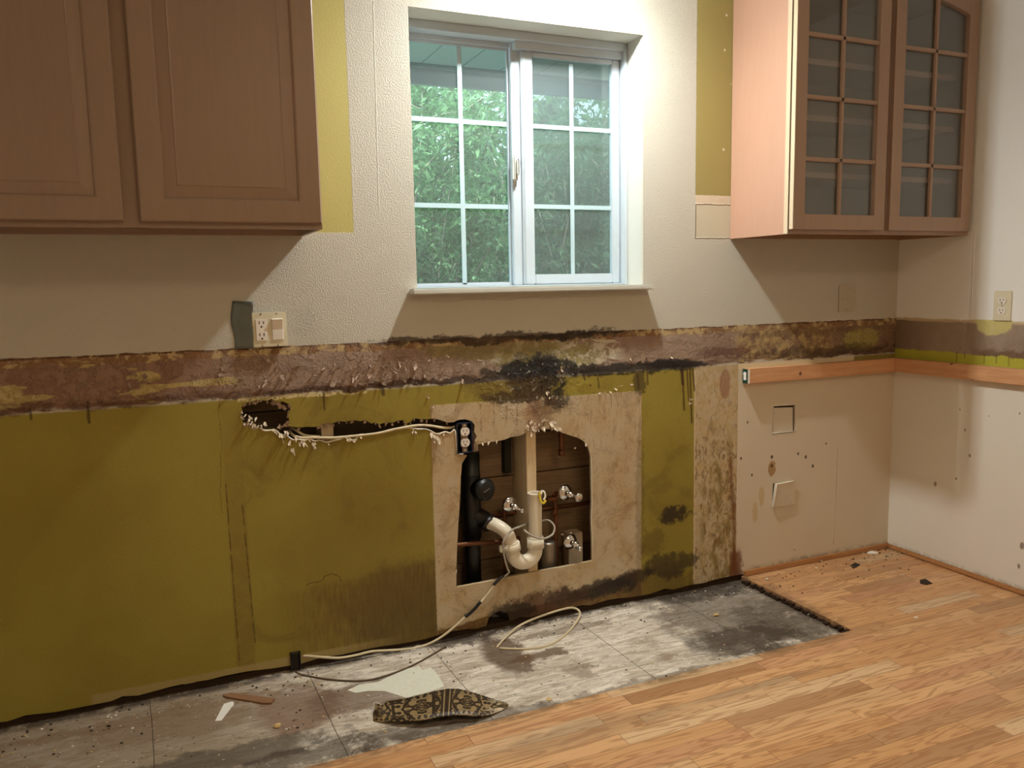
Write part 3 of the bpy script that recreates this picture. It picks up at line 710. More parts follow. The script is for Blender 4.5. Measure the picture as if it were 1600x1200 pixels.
# ------------------------------------------------------------------ torn paper flakes
def flake(bm, c, s, a, curl, tilt, nrm=(0, -1, 0), asp=.6, mi=0):
    s *= .8; asp *= .6
    n = Vector(nrm); t = Vector((0, 0, 1)) if abs(n.z) < .9 else Vector((1, 0, 0)); b = n.cross(t)
    e1 = b*math.cos(a)+t*math.sin(a); e2 = -b*math.sin(a)+t*math.cos(a); g = []
    k1, k2 = random.uniform(.4, 1), random.uniform(.5, 1)
    for i in range(4):
        r = []
        for j in range(3):
            q = i/3; w = (j-1)*asp*s*(.9 if i == 0 else .25*k1 if i == 3 else k2)*random.uniform(.6, 1.3)
            r.append(bm.verts.new(Vector(c)+e1*(q*s*math.cos(tilt*q))+e2*w+n*(.0006+s*(math.sin(tilt)*q+curl*q*q)+random.uniform(0, .06)*s)))
        g.append(r)
    for i in range(3):
        for j in range(2):
            f = bm.faces.new((g[i][j], g[i+1][j], g[i+1][j+1], g[i][j+1])); f.material_index = mi
def thicken(o, t):
    m = o.modifiers.new('thickness', 'SOLIDIFY'); m.thickness = t; m.offset = 0
random.seed(11)
bm = bmesh.new()
# along the torn slot and round hole (lower edge hangs, upper edge frays)
lower = [(p, random.uniform(3, 9)) for p in hole[42:76]]
for (x, y), k in lower:
    if 700 < x < 745: continue
    if random.random() < .5:
        p = B(x+random.uniform(-3, 3), y+random.uniform(-2, 2)); flake(bm, p, random.uniform(.006, .013), -PI/2+random.uniform(-.7, .7), random.uniform(.1, .5), random.uniform(.2, .9))
for x, y, s in ((441, 683, .022), (452, 690, .02), (456, 703, .03), (488, 692, .026), (462, 684, .02), (470, 690, .018), (478, 692, .02), (448, 676, .02), (438, 679, .026), (677, 678, .034), (680, 683, .03), (643, 672, .018), (650, 674, .014), (545, 686, .018), (552, 688, .016), (400, 650, .022), (392, 655, .022), (397, 660, .02), (406, 664, .02), (387, 648, .018), (412, 660, .018), (383, 660, .018), (430, 674, .018)):
    for q in range(3): flake(bm, B(x+random.uniform(-3, 3), y+random.uniform(-3, 3)), s*random.uniform(.6, 1), -PI/2+random.uniform(-.9, .9), random.uniform(.1, .6), random.uniform(.2, 1), asp=.4)
for (x, y) in hole[:12]+hole[12:20]:
    flake(bm, B(x, y-1), random.uniform(.01, .022), PI/2*random.choice((1, -1))+random.uniform(-.6, .6), .2, random.uniform(.1, .5))
for i in range(22): flake(bm, B(random.uniform(818, 872), random.uniform(655, 672)), random.uniform(.012, .026), random.uniform(0, 6.28), random.uniform(.1, .5), random.uniform(.1, .7))
for x, y in ((937, 612), (945, 615), (953, 612), (960, 608), (968, 605), (985, 603), (668, 618), (675, 635), (1076, 625), (1075, 633), (1240, 860), (1238, 854), (860, 620), (868, 622), (855, 615), (875, 575), (1047, 555), (985, 558)):
    for q in range(2): flake(bm, B(x+random.uniform(-2, 2), y+random.uniform(-2, 2)), random.uniform(.007, .017), random.uniform(0, 6.28), .3, random.uniform(.2, .8))
for (x, y) in ((880, 835), (893, 833), (938, 840), (950, 835), (965, 835), (972, 832), (900, 700), (965, 760)): flake(bm, B(x, y), .014, random.uniform(-.4, .4), .2, .2)
o = link('torn_paper_edge', bm, M_TORN, wall_back); thicken(o, .0007)
bm = bmesh.new()
for i in range(170):
    x = random.uniform(330, 740) if i < 150 else random.uniform(60, 330); y = random.uniform(556, 596)+(640-x)*.035
    if random.random() < .35: x = random.gauss(600, 40)
    flake(bm, B(x, min(y, 603)), random.choice((.008, .012, .016, .026)), random.uniform(0, 6.28), random.uniform(.1, .5), random.uniform(.3, .9), asp=random.uniform(.15, .5))
for i in range(90): flake(bm, B(random.gauss(838, 30), random.gauss(592, 16)), random.uniform(.006, .014), random.uniform(0, 6.28), .3, random.uniform(.1, .6), mi=1, asp=.3)
for (x, y) in hole[76:118]:
    if random.random() < .75: flake(bm, B(x, y+1), random.uniform(.008, .02), -PI/2+random.uniform(-.9, .9), -.2, random.uniform(-.5, -.2), asp=.6)
o = link('peeling_paint_flake', bm, [M_TORNB, simple('blackened_paper', (50, 44, 40), .8, .2, var=.5, vs=80)], wall_back); o['kind'] = 'stuff'; thicken(o, .0006)
# brown paper folds inside the round hole
bm = bmesh.new()
for i in range(26):
    a = random.uniform(0, 6.28); c = B(414+36*math.cos(a), 650+24*math.sin(a), .004)
    flake(bm, c, random.uniform(.014, .03), random.uniform(0, 6.28), -.2, random.uniform(-.8, -.1), asp=.7)
o = link('torn_drywall_backing', bm, M_TORNB, wall_back); thicken(o, .0008)

# ------------------------------------------------------------------ window
win = tag(empty('window_1', (-1.735, .1, 1.2)), kind='structure')
IM = Matrix.Translation((1.735, -.1, -1.2))
def wl(name, bm, mat, par=None, **k):
    p = par or win
    o = link(name, bm, mat, p, **k)
    if p is win: o.matrix_parent_inverse = IM
    return o
x0, x1, z0, z1 = -2.170, -1.300, 1.203, 2.088
bm = bmesh.new()
Y0, Y1 = .106, .20
fx0, fx1, fz0, fz1 = x0+.030, x1-.014, z0+.006, z1-.028
box(bm, x0, fx0, Y0, Y1, z0, z1, .002); box(bm, fx1, x1, Y0, Y1, z0, z1, .002); box(bm, fx0, fx1, Y0, Y1, fz1, z1, .002); box(bm, fx0, fx1, Y0, Y1, z0, fz0, .002)
box(bm, fx0, -1.75, .162, Y1, fz1-.014, fz1, .001); box(bm, -1.748, fx1, .122, Y1, B(893, 95, .142).z+.017, fz1, .001)
frame = wl('window_frame', bm, M_VINYL)
# fixed pane meeting stile
bm = bmesh.new(); xm = B(799, 260, .160).x
box(bm, xm, xm+.040, .150, .19, fz0, fz1, .002); box(bm, fx0, xm, .178, .192, fz0, fz0+.012, .001); box(bm, fx0, xm, .178, .192, fz1-.022, fz1-.010, .001); box(bm, xm-.006, xm, .172, .186, fz0, fz1, .001)
stile = wl('meeting_stile', bm, M_VINYL)
xr0, xr1 = B(816, 260, .138).x, -1.317
gx0, gx1 = B(833, 260, .142).x, B(955.5, 260, .142).x
gz0, gz1 = B(890, 428, .142).z, B(893, 95, .142).z
bm = bmesh.new()
box(bm, xr0, gx0, .135, .160, fz0+.001, gz1+.016, .003); box(bm, gx1, xr1, .135, .160, fz0+.001, gz1+.016, .003)
box(bm, gx0, gx1, .135, .160, fz0+.001, gz0, .003); box(bm, gx0, gx1, .135, .160, gz1, gz1+.016, .003)
box(bm, xr0+.006, xr0+.012, .131, .136, fz0+.01, gz1+.01, .001)
sash = wl('sliding_sash', bm, M_VINYL)
bm = bmesh.new(); box(bm, gx0-.002, gx1+.002, .148, .151, gz0-.002, gz1+.002); wl('glass_pane', bm, M_WGLASS, sash)
bm = bmesh.new()
zr = [B(893, 201, .146).z, B(893, 324, .146).z]; xv = B(893.5, 260, .146).x
for z in zr: box(bm, gx0, gx1, .1445, .1475, z-.008, z+.008, .0008)
box(bm, xv-.008, xv+.008, .144, .1475, gz0, gz1-.01, .0008)
wl('muntin_grid', bm, simple('pale_blue_white_muntin', (176, 198, 204), .4, .4, var=.03), sash)
bm = bmesh.new(); lx0, lx1 = fx0, xm; box(bm, lx0, lx1, .183, .186, fz0+.005, fz1-.012); wl('fixed_glass_pane', bm, M_WGLASS)
bm = bmesh.new(); xv = B(721.5, 260, .18).x
for z in (B(722, 190, .18).z, B(722, 322, .18).z): box(bm, lx0, lx1, .1785, .182, z-.0085, z+.0085, .0008)
box(bm, xv-.0085, xv+.0085, .178, .182, fz0+.005, fz1-.02, .0008)
wl('fixed_muntin_grid', bm, simple('pale_blue_white_muntin_fixed', (176, 198, 204), .4, .4, var=.03))
bm = bmesh.new(); box(bm, xm+.02, x1, .196, .1965, z0, z1); wl('insect_screen', bm, M_SCREEN)
# latch
bm = bmesh.new(); p = B(806.5, 262, .13)
box(bm, p.x-.011, p.x+.011, .129, .150, p.z-.046, p.z+.046, .006); box(bm, p.x-.001, p.x+.009, .112, .13, p.z-.028, p.z+.030, .005); box(bm, p.x-.006, p.x+.006, .148, .152, p.z-.06, p.z-.046)
wl('latch', bm, M_WHITE)
# stool
bm = bmesh.new(); sx0, sx1 = B(645, 455, -.05).x, B(1021, 452, -.05).x
box(bm, sx0, sx1, -.052, 0.001, 1.184, 1.203, .004); box(bm, x0, x1, 0.0, Y0+.002, 1.186, 1.2028)
wl('window_sill', bm, M_WHITE)

# ------------------------------------------------------------------ outside: eave, shrubs, ground
bm = bmesh.new()
box(bm, -5.5, 1.5, .17, 1.06, 2.20, 2.215)
tag(link('trim_1', bm, None), kind='structure')
g = G('soffit_boards', .7, .2); X_, Y_, Z_ = g.xyz(); fr = g.ma('FRACT', g.ma('DIVIDE', X_, .19)); ln = g.ss(g.ma('ABSOLUTE', g.ma('SUBTRACT', fr, .5)), .018, .008)
g.set('Base Color', g.mix(ln, srgb(196, 214, 216), srgb(120, 140, 142))); bpy.data.objects['trim_1'].data.materials.append(g.m)
bm = bmesh.new(); box(bm, -5.5, 1.5, 1.061, 1.09, 2.12, 2.30, .002); box(bm, -5.5, 1.5, 1.02, 1.06, 2.185, 2.1995); tag(link('trim_2', bm, simple('grey_fascia', (126, 146, 148), .7, .2, var=.05)), kind='structure')
g = G('pale_bounce_ground', .9, .1); g.set('Base Color', g.mix(g.noise(4, 4), srgb(150, 156, 140), srgb(170, 160, 140)))  # ground colour lightened to bounce light up onto the soffit
bm = bmesh.new(); box(bm, -9, 9, .17, 12, -.35, -.3); tag(link('ground', bm, g.m), kind='structure')
def leafmat(name, c0, c1):
    g = G(name, .55, .3); g.set('Base Color', g.mix(g.ss(g.noise(9, 3), .35, .65), srgb(*c0), srgb(*c1)))
    t = g.t; out = g.n['Material Output']; tl = g.n.new('ShaderNodeBsdfTranslucent'); tl.inputs[0].default_value = srgb(130, 185, 110); mx = g.n.new('ShaderNodeMixShader'); mx.inputs[0].default_value = .3
    t.links.new(g.b.outputs[0], mx.inputs[1]); t.links.new(tl.outputs[0], mx.inputs[2]); t.links.new(mx.outputs[0], out.inputs[0]); return g.m
L1 = leafmat('bright_foliage', (74, 118, 78), (150, 190, 140)); L2 = leafmat('dark_foliage', (50, 78, 58), (112, 142, 108)); L3 = leafmat('red_leaves', (190, 70, 60), (214, 110, 84))
M_BARK = simple('grey_brown_bark', (176, 164, 148), .8, .2, var=.3)
def shrub(name, cx, cy, rx, ry, h, n, mats, label, seed, reds=0, lsz=.048):
    random.seed(seed)
    root = tag(empty(name, (cx, cy, -.3)), label, 'shrub')
    bm = bmesh.new(); tips = []
    for k in range(95):
        a = random.uniform(0, 2*PI); rr = math.sqrt(random.random()); tx, ty = rx*rr*math.cos(a), ry*rr*math.sin(a); tz = h*random.uniform(.35, .97)
        pts = [Vector((random.uniform(-.15, .15), random.uniform(-.15, .15), 0))]
        for q in (1, 2, 3, 4): f = q/4; pts.append(Vector((tx*f**.7, ty*f**.7, tz*f))+Vector((random.uniform(-1, 1), random.uniform(-1, 1), random.uniform(-1, 1)))*.09)
        tube(bm, pts, random.uniform(.007, .014), 5, 4, rfun=lambda t: 1-.75*t); tips += smoothpts(pts, 5)[6:]
        for q in range(4):
            s0 = pts[random.randint(2, 4)]; d = Vector((random.uniform(-1, 1), random.uniform(-1, 1), random.uniform(-.4, .9)))*.28
            tw = [s0, s0+d*.5+Vector((0, 0, .02)), s0+d]; tube(bm, tw, .004, 4, 3, rfun=lambda t: 1-.6*t); tips += smoothpts(tw, 4)
    link('branches', bm, M_BARK, root)
    vs, fs, mi = [], [], []
    for k in range(n):
        c = random.choice(tips)+Vector((random.gauss(0, .05), random.gauss(0, .05), random.gauss(0, .05)))
        d = Vector((random.uniform(-1, 1), random.uniform(-1, 1), random.uniform(-.9, .9))).normalized(); e = d.cross(Vector((random.uniform(-1, 1), random.uniform(-1, 1), random.uniform(-1, 1)))).normalized()
        L = lsz*random.uniform(.6, 1.5); wv = L*.17; o = len(vs)
        vs += [c, c+d*L*.5+e*wv, c+d*L+Vector((0, 0, -.15*L)), c+d*L*.5-e*wv]; fs.append((o, o+1, o+2, o+3)); mi.append(0 if random.random() < .7 else 1)
        if reds and c.z < h*.42 and random.random() < reds: mi[-1] = 2
    me = bpy.data.meshes.new('foliage'); me.from_pydata(vs, [], fs); 
    for m in mats: me.materials.append(m)
    me.polygons.foreach_set('material_index', mi)
    o = bpy.data.objects.new('foliage', me); C.objects.link(o); o.parent = root; return root
shrub('evergreen_shrub', -1.75, 2.15, .8, .65, 2.75, 66000, [L1, L2, L3], 'bright green leafy shrub with thin twigs seen through the left window pane', 3, .10)
shrub('evergreen_shrub', -.25, 2.3, .8, .65, 2.7, 58000, [L2, L2, L1], 'darker tangled shrub seen through the right window pane', 4)
shrub('evergreen_shrub', -.4, 4.0, 2.6, .5, 3.3, 60000, [L2, L1], 'dark green shrub growing behind the other two shrubs outside', 8, 0, .13)
"""end outside"""

# ------------------------------------------------------------------ wall cabinets
ZC, CD = 1.370, .323
def door_panel(bm, x0, x1, z0, z1, y, th=.020, fw=.058):
    """frame-and-panel door as nested rectangular rings (x-z), front face at y-th"""
    rings = [(0, y), (0, y-th+.003), (.003, y-th), (fw-.004, y-th), (fw, y-th+.002), (fw+.003, y-th+.0065), (fw+.030, y-th+.0030), (fw+.033, y-th+.0005), (fw+.036, y-th+.0012)]
    V = []
    for d, yy in rings: V.append([bm.verts.new((a, yy, b)) for a, b in ((x0+d, z0+d), (x1-d, z0+d), (x1-d, z1-d), (x0+d, z1-d))])
    for a, b in zip(V, V[1:]):
        for k in range(4): bm.faces.new((a[k], a[(k+1) % 4], b[(k+1) % 4], b[k]))
    bm.faces.new(V[-1]); bm.faces.new(V[0][::-1])
def local(objs, root):
    bpy.context.view_layer.update()
    for o in objs: o.matrix_parent_inverse = root.matrix_world.inverted()
# left: two solid doors
cl = tag(empty('wall_cabinet', (-2.99, 0, ZC)), 'brown wooden wall cabinet with two closed panelled doors, left of the window', 'cabinet')
parts = []
xa, xb, zt = -3.455, -2.530, 2.284
bm = bmesh.new()
box(bm, xa, xa+.013, -CD+.02, -.001, ZC, zt); box(bm, xb-.013, xb, -CD+.02, -.001, ZC, zt, .001); box(bm, xa+.013, xb-.013, -CD+.02, -.001, ZC+.022, ZC+.035); box(bm, xa+.013, xb-.013, -CD+.02, -.001, zt-.013, zt)
box(bm, xa+.013, xb-.013, -.010, -.001, ZC+.035, zt-.013); box(bm, xa+.013, xb-.013, -.03, -.001, ZC+.002, ZC+.022)
parts.append(link('body', bm, M_CAB, cl))
bm = bmesh.new()
box(bm, xa, xa+.045, -CD, -CD+.0195, ZC, zt, .001); box(bm, xb-.045, xb, -CD, -CD+.0195, ZC, zt, .001); box(bm, -3.03, -2.965, -CD+.0005, -CD+.0195, ZC, zt, .001); box(bm, xa+.045, xb-.045, -CD+.0003, -CD+.0195, ZC, ZC+.04); box(bm, xa+.045, xb-.045, -CD+.0003, -CD+.0195, zt-.04, zt)
parts.append(link('face_frame', bm, M_CAB, cl))
zd0 = B(192, 345, -.343).z; zd1 = zt-.015
for a, b in ((xa+.008, -3.017), (-2.979, xb-.004)):
    bm = bmesh.new(); door_panel(bm, a, b, zd0, zd1, -CD-.001); parts.append(link('door', bm, M_CAB, cl))
local(parts, cl)
# right: arched glass doors
cr = tag(empty('wall_cabinet', (-.455, 0, ZC)), 'brown wall cabinet with gridded glass doors and pale pink side, right of the window', 'cabinet')
parts = []
xa, xb = -.905, -.002
bm = bmesh.new(); box(bm, xa, xa+.013, -CD+.02, -.001, ZC, zt, .001); parts.append(link('side_panel', bm, M_SIDE, cr)); tag(parts[-1], 'pale pink side panel facing the window')
bm = bmesh.new(); box(bm, xb-.013, xb, -CD+.02, -.001, ZC, zt); box(bm, xa+.013, xb-.013, -CD+.02, -.001, ZC+.022, ZC+.035); box(bm, xa+.013, xb-.013, -CD+.02, -.001, zt-.013, zt); box(bm, xa+.013, xb-.013, -.010, -.001, ZC+.035, zt-.013); box(bm, xa+.013, xb-.013, -.03, -.001, ZC+.002, ZC+.022)
parts.append(link('body', bm, M_CABIN, cr))
for z in (B(1270, 96, -.25).z, B(1267, 184, -.25).z, B(1262, 273, -.25).z):
    bm = bmesh.new(); box(bm, xa+.014, xb-.014, -.25, -.011, z-.009, z+.009); 
    parts.append(link('shelf', bm, M_CABIN, cr)); bm = bmesh.new(); box(bm, xa+.014, xb-.014, -.2525, -.2502, z-.010, z+.010); link('front_edge', bm, M_SIDE, parts[-1])
bm = bmesh.new(); box(bm, xa-.006, xa+.035, -CD, -CD+.0195, ZC, zt, .001); box(bm, xb-.035, xb, -CD, -CD+.0195, ZC, zt); box(bm, -.488, -.444, -CD+.0005, -CD+.0195, ZC, zt); box(bm, xa+.035, xb-.035, -CD+.0003, -CD+.0195, ZC, ZC+.04); box(bm, xa+.035, xb-.035, -CD+.0003, -CD+.0195, zt-.04, zt)
parts.append(link('face_frame', bm, M_CABR, cr))
bm = bmesh.new(); box(bm, xa-.0085, xa-.0062, -CD, -CD+.0195, ZC+.001, zt); parts.append(link('lit_edge_strip', bm, M_EDGE, cr))  # frame edge painted in the lit tone
def glass_door(x0, x1, rows, M=None):
    y0, y1 = -CD-.021, -CD-.001; z0, z1 = zd0, zt-.015; fw = .050
    a, b, c = x0+fw, x1-fw, z0+.052; arch = []
    zs, ztp = 2.188, 2.238
    for k in range(21):
        t = k/20; u = t if x0 > -.46 else 1-t; arch.append((b-(b-a)*t, zs+(ztp-zs)*math.sin(PI/2*u)**.8))
    bm = bmesh.new()
    prism(bm, [[(x0, z0), (x1, z0), (x1, z1), (x0, z1)], [(a, c), (b, c)]+arch], y0, y1)
    if M: bmesh.ops.transform(bm, matrix=M, verts=bm.verts)
    d = link('door', bm, M_CABR, cr)
    bm = bmesh.new(); box(bm, (a+b)/2-.0075, (a+b)/2+.0075, y0+.003, y1-.006, c, ztp+.002, .002)
    for z in rows: box(bm, a-.001, b+.001, y0+.003, y1-.006, z-.0075, z+.0075, .002)
    if M: bmesh.ops.transform(bm, matrix=M, verts=bm.verts)
    link('muntin_grid', bm, M_CABR, d)
    bm = bmesh.new(); prism(bm, [[(a-.002, c-.002), (b+.002, c-.002)]+[(p, q+.002) for p, q in arch]], y1-.006, y1-.003)
    if M: bmesh.ops.transform(bm, matrix=M, verts=bm.verts)
    link('glass', bm, M_CGLASS, d)
    bm = bmesh.new(); box(bm, x0-.0012, x0-.0001, y0+.001, y1-.001, z0+.001, z1-.001)
    if M: bmesh.ops.transform(bm, matrix=M, verts=bm.verts)
    e = link('door_edge', bm, M_EDGE, d) if x0 < -.6 else None
    if not e: bm.free()
    return d
rows = (1.627, 1.836, 2.043)
piv = Vector((-.905, -CD-.001, 0)); sw = Matrix.Translation(piv) @ Matrix.Rotation(math.radians(0), 4, 'Z') @ Matrix.Translation(-piv)
parts.append(glass_door(-.911, -.481, rows, Matrix.Translation((0, -.004, 0)))); parts.append(glass_door(-.450, -.022, rows))
local(parts, cr)

# ------------------------------------------------------------------ cleats left from the counter
zc0, zc1 = .803, .862
t = tag(empty('wooden_cleat', (-.42, 0, zc0)), 'knotty fir cleat screwed to the window wall, green sticker on its left end', 'board'); bm = bmesh.new()
xe = -.833; box(bm, xe, -.001, -.032, -.0005, zc0, zc1, .002)
pp = [link('board', bm, M_CLEAT, t)]
bm = bmesh.new(); box(bm, xe-.0012, xe-.0002, -.031, -.002, zc0+.001, zc1-.001); pp.append(link('end_sticker', bm, M_GREEN, t))
bm = bmesh.new()
for k, (dz, h) in enumerate(((.0, .004), (.009, .005), (.018, .004))):
    box(bm, xe-.0022, xe-.0012, -.022+.0035*k-.003, -.012+.0035*k, zc0+.018+dz, zc0+.018+dz+h)
box(bm, xe-.0018, xe-.0012, -.024, -.009, zc0+.014, zc0+.046)
pp.append(link('white_print', bm, M_PAPER, t)); bm = bmesh.new(); box(bm, xe+.0003, xe+.010, -.0328, -.0321, zc0+.001, zc1-.002); pp.append(link('white_sticker_flap', bm, M_PAPER, t)); local(pp, t)
bm = bmesh.new(); box(bm, -.032, -.0005, -2.6, -.0325, zc0, zc1, .002)
tag(link('wooden_cleat', bm, M_CLEATY), 'long knotty fir cleat fixed along the right-hand wall below the olive strip', 'board')
# floor strips
bm = bmesh.new(); box(bm, -.815, -.001, -.014, -.0005, .0005, .022, .003); tag(link('baseboard_back', bm, M_TRIMW), kind='structure')
bm = bmesh.new(); box(bm, -.016, -.0005, -3.9, -.015, .0005, .020, .005); tag(link('baseboard_right', bm, M_TRIMW), kind='structure')

# ------------------------------------------------------------------ outlets, plates
def duplex(parent, cx, cz, y, s=1):
    """two round-sided receptacle faces with their slots; local x-z, front towards -y"""
    res = []
    for dz in (.0195*s, -.0195*s):
        out = []
        for k in range(24):
            a = 2*PI*k/24; out.append((cx+.0168*s*math.cos(a), cz+dz+max(-.0138*s, min(.0138*s, .0168*s*math.sin(a)))))
        bf, bd = bmesh.new(), bmesh.new()
        prism(bf, [out], y-.003, y)
        for dx, h in ((-.0063*s, .0042*s), (.0063*s, .0034*s)): box(bd, cx+dx-.0011*s, cx+dx+.0011*s, y-.0034, y-.0028, cz+dz+.0035*s-h, cz+dz+.0035*s+h)
        prism(bd, [[(cx+.0026*s*math.cos(2*PI*k/12), cz+dz-.0075*s+.0026*s*math.sin(2*PI*k/12)) for k in range(12)]], y-.0034, y-.0028)
        d = link('receptacle', bf, M_WPLAS, parent); link('slots', bd, M_DARK, d); res.append(d)
    return res
def screw(bm, cx, cz, y, r=.003): lathe(bm, [(0, .0012), (r*.7, .0012), (r, .0004), (r, 0)], (cx, y, cz), (0, -1, 0), 12)
# ivory two-gang plate beside the grey tape, standing off the wall on its box
pa, pb = B(393, 489, -.018), B(450, 541, -.018)
px0, px1, pz0, pz1 = pa.x, pb.x, pb.z+.001, pa.z
t = tag(empty('switch_plate', ((px0+px1)/2, 0, pz0)), 'ivory two-gang plate with receptacle and rocker switch above the torn band', 'outlet'); pp = []
bm = bmesh.new(); box(bm, px0, px1, -.018, -.010, pz0, pz1, .002); pp.append(link('cover_plate', bm, M_IVORY, t))
bm = bmesh.new(); box(bm, px0+.006, px1-.006, -.010, -.0005, pz0+.006, pz1-.006); pp.append(link('box_rim', bm, M_WHITE, t))
w = px1-px0; h = pz1-pz0; ca, cb = px0+w*.26, px0+w*.72; cz = (pz0+pz1)/2
bm = bmesh.new(); box(bm, ca-.0165, ca+.0165, -.0205, -.0175, cz-.033, cz+.033, .001); rec = link('receptacle', bm, M_WPLAS, t); pp.append(rec)
bm = bmesh.new()
for dz in (.018, -.018):
    for dx, hh in ((-.0063, .0042), (.0063, .0036)): box(bm, ca+dx-.0012, ca+dx+.0012, -.0209, -.0204, cz+dz+.004-hh, cz+dz+.004+hh)
    prism(bm, [[(ca+.0026*math.cos(2*PI*k/12), cz+dz-.0085+.0026*math.sin(2*PI*k/12)) for k in range(12)]], -.0209, -.0204)
link('slots', bm, M_DARK, rec)
bm = bmesh.new()
# rocker: two slanted faces
V = [bm.verts.new(c) for c in ((cb-.0165, -.0178, cz-.033), (cb+.0165, -.0178, cz-.033), (cb+.0165, -.0178, cz+.033), (cb-.0165, -.0178, cz+.033), (cb-.015, -.021, cz-.031), (cb+.015, -.021, cz-.031), (cb+.015, -.0215, cz), (cb-.015, -.0215, cz), (cb+.015, -.0285, cz+.031), (cb-.015, -.0285, cz+.031))]
for q in ((0, 1, 5, 4), (1, 2, 8, 6, 5), (2, 3, 9, 8), (3, 0, 4, 7, 9), (4, 5, 6, 7), (7, 6, 8, 9)): bm.faces.new([V[i] for i in q])
pp.append(link('rocker_switch', bm, M_WPLAS, t))
for cx in (ca, cb):
    for z in (cz-.048, cz+.048): bm = bmesh.new(); screw(bm, cx, z, -.018); pp.append(link('screw', bm, M_STEEL, t, smooth=True))
local(pp, t)
# grey tape
bm = bmesh.new(); tx0, tx1 = B(364, 505, 0).x, px0+.002; g_ = []
zt0, zt1 = B(370, 546, 0).z+.002, B(364, 470, 0).z
for j in range(13):
    q = j/12; z = zt0+(zt1-zt0)*q; r = []
    for i in range(7):
        s = i/6; x = tx0+(tx1-tx0)*s+.004*math.sin(q*7+.5)*(1-s)+.006*q*(s > .8)-.002
        r.append(bm.verts.new((x, -.0012-.012*s*s-.0025*(math.sin(q*9+s*5)+1)*s, z-.004*s*(q > .9))))
    g_.append(r)
for a, b in zip(g_, g_[1:]):
    for i in range(6): f = bm.faces.new((a[i], a[i+1], b[i+1], b[i])); f.smooth = True
o = tag(link('duct_tape_strip', bm, M_GTAPE), 'crinkled grey tape strip stuck upright to the left of the ivory switch plate', 'tape'); thicken(o, .0008)
# painted blank plate on the back wall, right
a, b = b2(1309, 446), b2(1335, 487)
t = tag(empty('blank_cover_plate', (a[0], 0, b[1])), 'blank plate painted over in wall colour under the glass-door cabinet', 'cover plate'); pp = []
bm = bmesh.new(); box(bm, a[0]+.004, b[0], -.005, -.0005, b[1], a[1], .0015); pp.append(link('plate', bm, M_WP2, t)); cx = (a[0]+b[0])/2+.004
for z in (b[1]+.010, (a[1]+b[1])/2, a[1]-.012): bm = bmesh.new(); screw(bm, cx, z, -.005, .0026); pp.append(link('screw', bm, M_STEEL, t, smooth=True))
local(pp, t)
# receptacle on the right wall (built facing -y, turned to face -x)
ra, rb = RW(1554, 455), RW(1581, 501)
yc, zc_ = (ra.y+rb.y)/2, (ra.z+rb.z)/2
t = tag(empty('wall_outlet', (-.0005, yc, zc_), (0, 0, -PI/2)), 'white duplex outlet with cover plate on the right wall', 'outlet')
bm = bmesh.new(); box(bm, -.035, .035, -.006, 0, -.057, .057, .002); link('cover_plate', bm, M_IVORY, t)
duplex(t, 0, 0, -.006)
bm = bmesh.new(); screw(bm, 0, 0, -.006, .0025); link('screw', bm, M_STEEL, t, smooth=True)
# dark blue box with duplex receptacle in the torn slot
a, b = b2(714, 659), b2(736, 708)
bw = b[0]-a[0]; cx, cz = (a[0]+b[0])/2+.001, (a[1]+b[1])/2
t = tag(empty('electrical_box', (cx, 0, cz)), 'dark blue plastic box with bare white receptacle above the plumbing hole', 'outlet'); pp = []
bm = bmesh.new(); x0_, x1_, z0_, z1_ = cx-.0285, cx+.0275, cz-.053, cz+.052
box(bm, x0_, x0_+.003, -.006, .06, z0_, z1_); box(bm, x1_-.003, x1_, -.006, .06, z0_, z1_); box(bm, x0_, x1_, -.006, .06, z0_, z0_+.003); box(bm, x0_, x1_, -.006, .06, z1_-.003, z1_); box(bm, x0_, x1_, .057, .06, z0_, z1_)
pp.append(link('box_shell', bm, M_BLUEBOX, t))
bm = bmesh.new(); box(bm, cx-.009, cx+.009, -.004, -.002, cz-.050, cz+.050, .0006); box(bm, cx-.013, cx+.013, -.002, .03, cz-.034, cz+.034, .002); pp.append(link('mounting_strap', bm, M_STEEL, t))
pp += duplex(t, cx+.001, cz+.002, -.004, .98)
for z in (cz-.044, cz+.044): bm = bmesh.new(); screw(bm, cx, z, -.004, .0035); pp.append(link('screw', bm, M_CHROME, t, smooth=True))
bm = bmesh.new(); flake(bm, B(724, 709, -.008), .026, .1, .1, .05, asp=.12); pp.append(link('paper_tag', bm, M_PAPER, t)); local(pp, t)
# cut-out squares of drywall
def quadprism(pts, y0, y1, off=None):
    bm = bmesh.new(); f = [bm.verts.new((x, y0+(off[i] if off else 0), z)) for i, (x, z) in enumerate(pts)]; k = [bm.verts.new((x, y1+(off[i] if off else 0), z)) for i, (x, z) in enumerate(pts)]
    bm.faces.new(f); bm.faces.new(k[::-1])
    for i in range(4): bm.faces.new((f[i], f[(i+1) % 4], k[(i+1) % 4], k[i]))
    return bm
M_PLUG = simple('painted_drywall_piece', (214, 203, 184), .55, .3, var=.05); M_GYP = simple('gypsum_core', (240, 234, 222), .8, .2, var=.05)
q = [b2(1210, 637.5), b2(1239.5, 636.5), b2(1239.5, 674), b2(1207.5, 678)]
t = tag(link('drywall_square', quadprism(q, .003, .0125), [M_PLUG]), 'flush square of wallboard sawn loose below the fir cleat, upper of two', 'wallboard piece')
q = [b2(1209, 755), b2(1240, 751), b2(1240, 788), b2(1206, 792)]
bm = quadprism(q, -.001, .0115, [-.016, -.008, -.006, -.010])
t = tag(link('drywall_square', bm, [M_PLUG]), 'square of wallboard tilting out of its hole near the floor, lower of two', 'wallboard piece')
